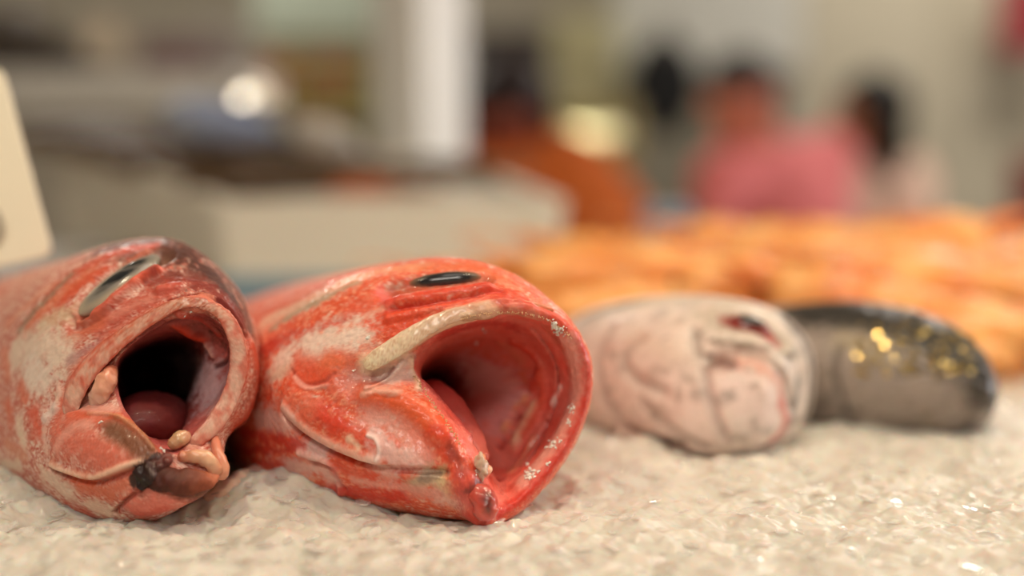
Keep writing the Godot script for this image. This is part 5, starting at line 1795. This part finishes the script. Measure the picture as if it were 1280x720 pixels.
func beyond() -> void:
	var white := plain_mat(rgb8(238, 237, 234), 0.45)
	var grey := plain_mat(rgb8(150, 144, 134), 0.5)
	# square white post, one face turned from the light
	var p := at(526, 200, 2.25)
	var o := thing("square_post", "white square post rising beyond the foam box", "post", Vector3(p.x, 0, p.z))
	var shaft := part("shaft", box_mesh(Vector3(0.115, 3.28, 0.115), 0.006), white, o, Vector3(0, 1.64, 0))
	shaft.rotation.y = deg_to_rad(48)
	var plate := part("base_plate", box_mesh(Vector3(0.2, 0.02, 0.2), 0.004), grey, o, Vector3(0, 0.012, 0))
	plate.rotation.y = deg_to_rad(48)

	# a second counter to the left with a weighing machine
	o = stand("white_counter", "white counter with a pale top at the far left", "counter", 60, 3.0)
	var cab := at(60, 160, 3.2)
	part("cabinet", box_mesh(Vector3(1.5, 1.32, 0.5), 0.01), plain_mat(rgb8(176, 168, 154), 0.6), o, Vector3(-0.35, 0.67, -0.2))
	part("top", box_mesh(Vector3(1.6, 0.09, 0.56), 0.01), plain_mat(rgb8(228, 223, 214), 0.5), o, Vector3(-0.36, 1.375, -0.2))
	var top_y := 1.42
	var z0 := o.position.z - 0.2
	o = thing("slicing_machine", "dark brown machine standing on the white counter", "machine", Vector3(at(70, 60, 3.2).x, top_y, z0))
	var dark := plain_mat(rgb8(60, 48, 38), 0.5)
	part("housing", box_mesh(Vector3(0.46, 0.075, 0.28), 0.012), dark, o, Vector3(-0.11, 0.0395, 0))
	part("motor", box_mesh(Vector3(0.2, 0.08, 0.2), 0.02), plain_mat(rgb8(96, 84, 72), 0.4), o, Vector3(-0.12, 0.11, -0.03))
	var disc := CylinderMesh.new()
	disc.top_radius = 0.05
	disc.bottom_radius = 0.05
	disc.height = 0.012
	var dd := part("blade", disc, plain_mat(rgb8(190, 178, 160), 0.3, 0.8), o, Vector3(0.155, 0.075, 0.08))
	dd.rotation = Vector3(PI / 2, 0.5, 0)
	# mauve and grey cabinets
	o = stand("mauve_cabinet", "narrow mauve cabinet left of the grey one", "cabinet", 205, 3.6)
	slab(o, "body", 172, 46, 236, 420, 3.6, 0.3, plain_mat(rgb8(112, 84, 84), 0.6))
	slab(o, "door", 177, 52, 231, 400, 3.59, 0.02, plain_mat(rgb8(124, 92, 92), 0.5))
	o = stand("grey_cabinet", "pale grey cabinet behind the steel scoop", "cabinet", 270, 3.95)
	slab(o, "body", 240, 34, 300, 420, 3.95, 0.3, plain_mat(rgb8(158, 148, 138), 0.6))
	slab(o, "door", 245, 40, 295, 400, 3.94, 0.02, plain_mat(rgb8(166, 156, 146), 0.5))
	# shelf with jars and a pale green sign over it
	o = stand("green_sign", "pale blue green sign board above the shelf of jars", "sign", 392, 5.4)
	slab(o, "board", 316, -60, 470, 42, 5.4, 0.05, plain_mat(rgb8(166, 176, 160), 0.6))
	slab(o, "bracket", 330, 42, 336, 70, 5.42, 0.03, plain_mat(rgb8(120, 120, 112), 0.5))
	slab(o, "bracket", 452, 42, 458, 70, 5.42, 0.03, plain_mat(rgb8(120, 120, 112), 0.5))
	o = stand("shelf_unit", "yellow green shelf unit below the pale green sign", "shelf", 390, 5.2)
	slab(o, "back", 300, 50, 470, 500, 5.5, 0.03, plain_mat(rgb8(150, 140, 84), 0.7))
	for y in [102, 142, 190]:
		slab(o, "board", 302, y, 468, y + 7, 5.2, 0.26, plain_mat(rgb8(176, 170, 96), 0.6))
	for x in [300, 468]:
		slab(o, "upright", x, 48, x + 5, 500, 5.2, 0.28, plain_mat(rgb8(160, 152, 90), 0.6))
	var tones := [rgb8(150, 70, 40), rgb8(128, 96, 50), rgb8(166, 92, 52), rgb8(118, 104, 56)]
	var place := ["first", "second", "third", "fourth", "fifth"]
	var names := ["red brown", "olive brown", "rusty orange", "olive"]
	var cyl := CylinderMesh.new()
	cyl.top_radius = 0.042
	cyl.bottom_radius = 0.045
	cyl.height = 0.095
	cyl.radial_segments = 20
	var lid := CylinderMesh.new()
	lid.top_radius = 0.036
	lid.bottom_radius = 0.038
	lid.height = 0.02
	lid.radial_segments = 20
	for y in [102, 142]:
		for i in 5:
			var k: int = (i + int(y) / 20) % 4
			var q := at(320 + i * 31, y, 5.28)
			var j := thing("jar", "%s jar, %s from the left on the %s board of the yellow green shelf" % [names[k], place[i], "upper" if y == 102 else "lower"], "jar", q + Vector3(0, 0.0, 0), "jars on the yellow green shelf")
			part("glass", cyl, plain_mat(tones[k], 0.25), j, Vector3(0, 0.0485, 0))
			part("lid", lid, plain_mat(rgb8(190, 180, 150), 0.4), j, Vector3(0, 0.107, 0))

	# middle: louvred shutter, cream panel, lit case, dark coat, pale panels
	o = stand("louvred_shutter", "dark slatted shutter right of the white post", "shutter", 640, 4.6)
	slab(o, "frame", 585, 38, 690, 150, 4.64, 0.03, plain_mat(rgb8(56, 50, 48), 0.6))
	for k in 8:
		slab(o, "slat", 590, 46 + k * 13, 686, 54 + k * 13, 4.6, 0.02, plain_mat(rgb8(86, 76, 72), 0.5))
	slab(o, "leg", 600, 150, 606, 700, 4.64, 0.03, plain_mat(rgb8(56, 50, 48), 0.6))
	slab(o, "leg", 670, 150, 676, 700, 4.64, 0.03, plain_mat(rgb8(56, 50, 48), 0.6))
	o = stand("cream_cabinet", "tall cream cabinet between the shutter and the dark coat", "cabinet", 730, 5.2)
	slab(o, "body", 690, 20, 770, 560, 5.2, 0.4, plain_mat(rgb8(186, 180, 136), 0.6))
	slab(o, "door", 695, 26, 765, 400, 5.19, 0.02, plain_mat(rgb8(192, 186, 144), 0.5))
	o = stand("display_case", "glass fronted display case with a glowing tube", "display case", 730, 3.4)
	slab(o, "base", 660, 205, 800, 640, 3.4, 0.4, plain_mat(rgb8(126, 118, 100), 0.5))
	slab(o, "back", 664, 130, 796, 205, 3.78, 0.02, plain_mat(rgb8(190, 180, 120), 0.5))
	slab(o, "roof", 660, 126, 800, 133, 3.4, 0.4, plain_mat(rgb8(150, 144, 120), 0.5))
	for x in [660, 795]:
		slab(o, "post", x, 133, x + 5, 205, 3.4, 0.02, plain_mat(rgb8(140, 134, 120), 0.4))
	var tube_glow := plain_mat(rgb8(255, 250, 220), 0.4)
	tube_glow.emission_enabled = true
	tube_glow.emission = rgb8(255, 246, 196)
	tube_glow.emission_energy_multiplier = 0.5
	var ta := at(674, 166, 3.5)
	var tb := at(772, 166, 3.5)
	part("tube", skin_mesh(sweep([ta, (ta + tb) * 0.5, tb], [0.020, 0.020, 0.020], [Color.WHITE, Color.WHITE, Color.WHITE], 14, 4), o.position), tube_glow, o)
	var l := OmniLight3D.new()
	l.name = "tube_light"
	l.light_energy = 0.03
	l.light_color = rgb8(255, 246, 200)
	l.light_size = 0.05
	l.omni_range = 6.0
	l.omni_attenuation = 2.0
	l.shadow_enabled = true
	l.position = (ta + tb) * 0.5 + Vector3(0, 0, 0.06) - o.position
	o.add_child(l)
	o = stand("cold_cabinet", "tall grey cold cabinet behind the dark coat", "cabinet", 835, 5.6)
	slab(o, "body", 775, 88, 1000, 620, 5.6, 0.5, plain_mat(rgb8(140, 134, 118), 0.5))
	slab(o, "door", 780, 96, 886, 600, 5.59, 0.03, plain_mat(rgb8(132, 128, 112), 0.4))
	slab(o, "door", 890, 96, 996, 600, 5.59, 0.03, plain_mat(rgb8(150, 146, 134), 0.4))
	slab(o, "header", 770, -30, 1005, 86, 5.55, 0.5, plain_mat(rgb8(192, 192, 184), 0.4))
	# coat on a stand
	o = stand("hanging_coat", "black coat hanging on a thin stand in front of the grey cabinet", "coat", 830, 5.0)
	var cp := []
	for q in [[830, 44, 5.0], [830, 62, 5.0], [829, 95, 5.0], [827, 132, 5.0], [826, 150, 5.0]]:
		cp.append(at(q[0], q[1], q[2]))
	var ink := lin(28, 26, 28)
	var coat_cloth := flesh_mat(0.8, 0.0, 0.0)
	part("cloth", skin_mesh(sweep(cp, [0.03, 0.085, 0.095, 0.10, 0.09], [ink, ink, ink, ink, ink], 20, 6, 0.6, Vector3(0, 0, 1), 0.02), o.position), coat_cloth, o)
	for s in [-1.0, 1.0]:
		var ap := [at(830 + s * 20, 64, 5.0), at(830 + s * 32, 100, 5.0), at(830 + s * 31, 138, 5.0)]
		part("sleeve", skin_mesh(sweep(ap, [0.04, 0.038, 0.032], [ink, ink, ink], 14, 5, 0.8, Vector3(0, 0, 1), 0.01), o.position), coat_cloth, o)
	var pole := CylinderMesh.new()
	pole.top_radius = 0.015
	pole.bottom_radius = 0.015
	pole.height = 1.72
	part("stand_pole", pole, grey, o, Vector3(0, 0.86, -0.05))
	part("stand_foot", box_mesh(Vector3(0.4, 0.03, 0.4), 0.006), grey, o, Vector3(0, 0.016, -0.05))

	# right: a pale partition, a red box on it and a red crate below
	o = stand("pale_partition", "large pale beige partition behind the customers", "partition", 1180, 6.2)
	slab(o, "panel", 1008, -120, 1420, 700, 6.2, 0.08, plain_mat(rgb8(178, 170, 150), 0.7))
	slab(o, "edge_trim", 1003, -120, 1012, 700, 6.19, 0.1, plain_mat(rgb8(150, 140, 120), 0.6))
	slab(o, "edge_trim", 1180, -120, 1184, 700, 6.18, 0.02, plain_mat(rgb8(184, 176, 156), 0.6))
	o = stand("red_sign", "dark red sign board hung high on the beige partition", "sign", 1275, 6.0)
	slab(o, "board", 1252, -30, 1330, 62, 6.0, 0.05, plain_mat(rgb8(128, 22, 28), 0.5))
	slab(o, "rim", 1249, 60, 1333, 66, 6.0, 0.06, plain_mat(rgb8(104, 20, 24), 0.5))
	o = stand("red_drum", "dark red drum at the right end below the sign", "drum", 1300, 4.6)
	var drum := CylinderMesh.new()
	drum.top_radius = 0.10
	drum.bottom_radius = 0.10
	drum.height = 1.2
	part("body", drum, plain_mat(rgb8(140, 26, 30), 0.45), o, Vector3(0, 0.6, 0))
	for y in [0.3, 0.7, 1.1]:
		var ring := TorusMesh.new()
		ring.inner_radius = 0.094
		ring.outer_radius = 0.108
		part("hoop", ring, plain_mat(rgb8(110, 22, 26), 0.4), o, Vector3(0, y, 0))
	# label packet on the far edge of the ice
	o = thing("blue_packet", "pale blue and white packet standing behind the orange prawns", "packet", at(834, 282, 1.95))
	part("bag", box_mesh(Vector3(0.075, 0.055, 0.04), 0.012), plain_mat(rgb8(166, 182, 196), 0.4), o)
	part("band", box_mesh(Vector3(0.077, 0.014, 0.042), 0.004), plain_mat(rgb8(96, 122, 160), 0.4), o, Vector3(0, 0.012, 0))
	# blue rimmed tray behind the two red fish
	o = thing("blue_tray", "low blue grey plastic tray on the ice between the two red fish", "tray", Vector3(at(350, 360, 1.15).x, ICE_Y + 0.01, at(350, 360, 1.15).z))
	part("floor", box_mesh(Vector3(0.30, 0.006, 0.20), 0.002), plain_mat(rgb8(120, 140, 150), 0.4), o, Vector3(0, 0.003, 0))
	for q in [[0, 0.10, 0.30, 0.012], [0, -0.10, 0.30, 0.012], [0.144, 0, 0.012, 0.20], [-0.144, 0, 0.012, 0.20]]:
		part("rim", box_mesh(Vector3(q[2], 0.03, q[3]), 0.003), plain_mat(rgb8(126, 148, 160), 0.4), o, Vector3(q[0], 0.018, q[1]))


# ---------------------------------------------------------------- people: smooth bodies meshed from tapered bones

func capsule_mesh(bones: Array, cell: float, blend: float, tint: Callable, st: SurfaceTool) -> void:
	# bones: [from, to, radius from, radius to]; surface nets over the blended field
	var lo := Vector3.INF
	var hi := -Vector3.INF
	for b in bones:
		for q in 2:
			var r: float = b[2 + q] + cell * 3.0 + blend
			lo = lo.min(b[q] - Vector3.ONE * r)
			hi = hi.max(b[q] + Vector3.ONE * r)
	var n := Vector3i(((hi - lo) / cell).ceil()) + Vector3i.ONE
	var f := PackedFloat32Array()
	f.resize(n.x * n.y * n.z)
	f.fill(1.0)
	for b in bones:
		var a: Vector3 = b[0]
		var c: Vector3 = b[1]
		var ra: float = b[2]
		var rc: float = b[3]
		var reach := maxf(ra, rc) + cell * 2.5 + blend
		var i0 := Vector3i(((a.min(c) - Vector3.ONE * reach - lo) / cell).floor()).clamp(Vector3i.ZERO, n - Vector3i.ONE)
		var i1 := Vector3i(((a.max(c) + Vector3.ONE * reach - lo) / cell).ceil()).clamp(Vector3i.ZERO, n - Vector3i.ONE)
		var ac := c - a
		var inv := 1.0 / maxf(ac.length_squared(), 1e-9)
		for z in range(i0.z, i1.z + 1):
			for y in range(i0.y, i1.y + 1):
				var k := (z * n.y + y) * n.x
				for x in range(i0.x, i1.x + 1):
					var p := lo + Vector3(x, y, z) * cell - a
					var t := clampf(p.dot(ac) * inv, 0.0, 1.0)
					var d := (p - ac * t).length() - lerpf(ra, rc, t)
					var e := f[k + x]
					var h := maxf(blend - absf(d - e), 0.0) / blend
					f[k + x] = minf(d, e) - h * h * blend * 0.25
	var sx := 1
	var sy := n.x
	var sz := n.x * n.y
	var corners := [0, sx, sy, sx + sy, sz, sz + sx, sz + sy, sz + sx + sy]
	var off := [Vector3(0, 0, 0), Vector3(1, 0, 0), Vector3(0, 1, 0), Vector3(1, 1, 0), Vector3(0, 0, 1), Vector3(1, 0, 1), Vector3(0, 1, 1), Vector3(1, 1, 1)]
	var edges := [[0, 1], [2, 3], [4, 5], [6, 7], [0, 2], [1, 3], [4, 6], [5, 7], [0, 4], [1, 5], [2, 6], [3, 7]]
	var at_cell := {}
	for z in n.z - 1:
		for y in n.y - 1:
			for x in n.x - 1:
				var k := z * sz + y * sy + x
				var inside := 0
				for q in corners:
					if f[k + q] < 0.0:
						inside += 1
				if inside == 0 or inside == 8:
					continue
				var sum := Vector3.ZERO
				var m := 0
				for e in edges:
					var da := f[k + corners[e[0]]]
					var db := f[k + corners[e[1]]]
					if (da < 0.0) != (db < 0.0):
						sum += (off[e[0]] as Vector3).lerp(off[e[1]], da / (da - db))
						m += 1
				at_cell[k] = lo + (Vector3(x, y, z) + sum / m) * cell
	for k in at_cell:
		# one quad for each crossed edge that starts at this cell's corner
		for axis in 3:
			var step: int = [sx, sy, sz][axis]
			var u: int = [sy, sz, sx][axis]
			var w: int = [sz, sx, sy][axis]
			var a := f[k]
			var b := f[k + step]
			if (a < 0.0) == (b < 0.0):
				continue
			if not (at_cell.has(k - u) and at_cell.has(k - w) and at_cell.has(k - u - w)):
				continue
			var q := [at_cell[k], at_cell[k - u], at_cell[k - u - w], at_cell[k - w]]
			if a >= 0.0:
				q.reverse()
			for i in [0, 2, 1, 0, 3, 2]:
				st.set_smooth_group(0)
				st.set_color(tint.call(q[i]))
				st.add_vertex(q[i])


func net(bones: Array, cell: float, blend: float, tint: Callable, base: Vector3) -> ArrayMesh:
	var shifted := []
	for b in bones:
		shifted.append([b[0] - base, b[1] - base, b[2], b[3]])
	var st := SurfaceTool.new()
	st.begin(Mesh.PRIMITIVE_TRIANGLES)
	capsule_mesh(shifted, cell, blend, tint, st)
	st.generate_normals()
	return st.commit()


func person(label: String, j: Dictionary, skin: Color, hair: Color, cloth: Color, trousers: Color, long_hair: bool) -> void:
	# j: joints in the world - head, neck, chest, hip, and for both sides shoulder, elbow, hand, knee, foot
	var hip: Vector3 = j.hip
	var o := thing("person", label, "person", Vector3(hip.x, 0, hip.z))
	var base := o.position
	var face: Vector3 = j.face.normalized()
	var up: Vector3 = (j.head - j.neck).normalized()
	face = (face - up * face.dot(up)).normalized()
	var side := up.cross(face).normalized()
	var bones := [[j.neck, j.head - up * 0.03, 0.052, 0.052], [j.chest, j.neck, 0.13, 0.06], [j.hip, j.chest, 0.135, 0.15]]
	var shirt := [[j.hip + Vector3(0, 0.02, 0), j.chest, 0.152, 0.168], [j.chest, j.neck - up * 0.04, 0.15, 0.075]]
	var legs := [[j.hip, j.hip + Vector3(0, 0.02, 0), 0.152, 0.150]]
	var hands := []
	for s in [0, 1]:
		var sh: Vector3 = j.shoulder[s]
		var el: Vector3 = j.elbow[s]
		var ha: Vector3 = j.hand[s]
		var kn: Vector3 = j.knee[s]
		var ft: Vector3 = j.foot[s]
		bones.append_array([[j.chest.lerp(j.neck, 0.5), sh, 0.07, 0.062], [sh, el, 0.055, 0.042], [el, ha, 0.042, 0.028], [hip.lerp(kn, 0.08) + (kn - hip) * Vector3(0.5, 0, 0.5), kn, 0.088, 0.058], [kn, ft, 0.055, 0.038], [ft, ft + face * Vector3(1, 0, 1) * 0.16 - Vector3(0, 0.03, 0), 0.042, 0.034]])
		shirt.append_array([[j.chest.lerp(j.neck, 0.55), sh, 0.09, 0.078], [sh, sh.lerp(el, 0.7), 0.074, 0.066]])
		legs.append_array([[hip.lerp(kn, 0.08) + (kn - hip) * Vector3(0.5, 0, 0.5), kn, 0.102, 0.072], [kn, ft + Vector3(0, 0.05, 0), 0.070, 0.056]])
		# palm, four fingers of unequal length and a thumb, slightly curled
		var d := (ha - el).normalized()
		var across := d.cross(Vector3.UP).normalized()
		var down := across.cross(d).normalized()
		if down.y > 0.0:
			down = -down
		for k in 4:
			var root := ha + d * 0.075 + across * (k - 1.5) * 0.021
			var len: float = [0.062, 0.074, 0.068, 0.052][k]
			hands.append([ha + across * (k - 1.5) * 0.012, root, 0.016, 0.012])
			hands.append([root, root + d * len * 0.5 + down * 0.008, 0.0095, 0.009])
			hands.append([root + d * len * 0.5 + down * 0.008, root + d * len * 0.85 + down * 0.032, 0.009, 0.008])
		hands.append([ha + d * 0.02, ha + d * 0.05 + across * 0.045 + down * 0.01, 0.015, 0.011])
		hands.append([ha + d * 0.05 + across * 0.045 + down * 0.01, ha + d * 0.085 + across * 0.050 + down * 0.022, 0.011, 0.009])
		hands.append([ha - d * 0.03, ha, 0.030, 0.026])
	var h: Vector3 = j.head
	var head := [[h + up * 0.035 - face * 0.015, h + up * 0.03 + face * 0.02, 0.088, 0.082], [h - up * 0.03 + face * 0.02, h - up * 0.085 + face * 0.055, 0.068, 0.036], [h + up * 0.005 + face * 0.095, h - up * 0.030 + face * 0.118, 0.011, 0.016], [h - up * 0.062 + face * 0.088, h - up * 0.062 + face * 0.090, 0.018, 0.016], [h - up * 0.06, h - up * 0.14 - face * 0.02, 0.056, 0.054]]
	for s in [-1.0, 1.0]:
		head.append([h + side * s * 0.086 - up * 0.01, h + side * s * 0.092 + up * 0.02, 0.012, 0.016])
	var st := SurfaceTool.new()
	st.begin(Mesh.PRIMITIVE_TRIANGLES)
	var lip_at := h - up * 0.064 + face * 0.105 - base
	var eye_l := h + up * 0.012 + face * 0.088 + side * 0.034 - base
	var eye_r := h + up * 0.012 + face * 0.088 - side * 0.034 - base
	var face_tone := func(p: Vector3) -> Color:
		if p.distance_to(lip_at) < 0.022:
			return skin.lerp(lin(150, 60, 54), 0.6)
		if minf(p.distance_to(eye_l), p.distance_to(eye_r)) < 0.013:
			return lin(40, 30, 26)
		return skin
	for set in [[bones, 0.014, 0.03], [head, 0.008, 0.02], [hands, 0.005, 0.006]]:
		var shifted := []
		for b in set[0]:
			shifted.append([b[0] - base, b[1] - base, b[2], b[3]])
		capsule_mesh(shifted, set[1], set[2], face_tone, st)
	st.generate_normals()
	part("body", st.commit(), flesh_mat(0.5, 0.0, 0.1), o)
	var cloth_mat := flesh_mat(0.85, 0.0, 0.0)
	part("shirt", net(shirt, 0.015, 0.04, func(_p): return cloth, base), cloth_mat, o)
	part("trousers", net(legs, 0.016, 0.04, func(_p): return trousers, base), cloth_mat, o)
	for s in [0, 1]:
		var ft: Vector3 = j.foot[s]
		part("shoe", net([[ft - Vector3(0, 0.035, 0), ft + face * Vector3(1, 0, 1) * 0.18 - Vector3(0, 0.035, 0), 0.052, 0.046]], 0.014, 0.02, func(_p): return lin(40, 36, 34), base), cloth_mat, o)
	var locks := [[h + up * 0.055 - face * 0.025, h + up * 0.05 + face * 0.012, 0.092, 0.078], [h + up * 0.02 - face * 0.045, h - up * 0.04 - face * 0.05, 0.085, 0.06]]
	if long_hair:
		for s in [-1.0, 0.0, 1.0]:
			locks.append([h + up * 0.02 - face * 0.05 + side * s * 0.06, h - up * 0.28 - face * 0.06 + side * s * 0.07, 0.055, 0.035])
	part("hair", net(locks, 0.010, 0.03, func(_p): return hair, base), flesh_mat(0.5, 0.0, 0.0), o)


func customers() -> void:
	# pink shirt, bending to the left over the goods
	var hip := at(985, 480, 3.75)
	var j := {"head": at(930, 134, 3.55), "neck": at(950, 186, 3.6), "chest": at(968, 255, 3.68), "hip": hip, "face": Vector3(-0.7, -0.35, 0.6),
		"shoulder": [at(906, 226, 3.5), at(1032, 200, 3.75)], "elbow": [at(885, 290, 3.4), at(1034, 310, 3.65)], "hand": [at(892, 335, 3.38), at(985, 350, 3.45)],
		"knee": [Vector3(hip.x - 0.1, 0.42, hip.z + 0.12), Vector3(hip.x + 0.12, 0.42, hip.z + 0.06)], "foot": [Vector3(hip.x - 0.12, 0.07, hip.z), Vector3(hip.x + 0.14, 0.07, hip.z - 0.05)]}
	person("person in a pink shirt with short dark hair, leaning over the goods", j, lin(206, 124, 98), lin(44, 32, 28), lin(230, 126, 126), lin(60, 62, 74), false)
	# long dark hair, pale top
	hip = at(1112, 480, 4.3)
	j = {"head": at(1088, 146, 4.15), "neck": at(1092, 196, 4.2), "chest": at(1096, 262, 4.25), "hip": hip, "face": Vector3(-0.75, -0.25, -0.5),
		"shoulder": [at(1054, 228, 4.15), at(1134, 226, 4.3)], "elbow": [at(1056, 310, 4.05), at(1150, 310, 4.2)], "hand": [at(1058, 345, 3.95), at(1105, 355, 4.0)],
		"knee": [Vector3(hip.x - 0.1, 0.42, hip.z + 0.1), Vector3(hip.x + 0.1, 0.42, hip.z + 0.05)], "foot": [Vector3(hip.x - 0.12, 0.07, hip.z), Vector3(hip.x + 0.12, 0.07, hip.z - 0.05)]}
	person("person with long dark hair and a pale top beside the pink shirt", j, lin(196, 128, 96), lin(30, 23, 21), lin(220, 184, 164), lin(70, 60, 56), true)
	# orange top, bent low behind the foam box
	hip = at(790, 372, 3.2)
	j = {"head": at(634, 152, 3.0), "neck": at(652, 196, 3.05), "chest": at(690, 250, 3.1), "hip": hip, "face": Vector3(-0.8, -0.5, 0.4),
		"shoulder": [at(604, 236, 2.95), at(722, 232, 3.25)], "elbow": [at(590, 310, 2.85), at(700, 330, 3.1)], "hand": [at(565, 355, 2.75), at(640, 380, 2.95)],
		"knee": [Vector3(hip.x - 0.1, 0.45, hip.z + 0.1), Vector3(hip.x + 0.12, 0.45, hip.z + 0.05)], "foot": [Vector3(hip.x - 0.1, 0.07, hip.z), Vector3(hip.x + 0.14, 0.07, hip.z - 0.05)]}
	person("person in an orange top bending low behind the white foam box", j, lin(140, 70, 50), lin(40, 28, 24), lin(196, 96, 36), lin(70, 64, 60), false)
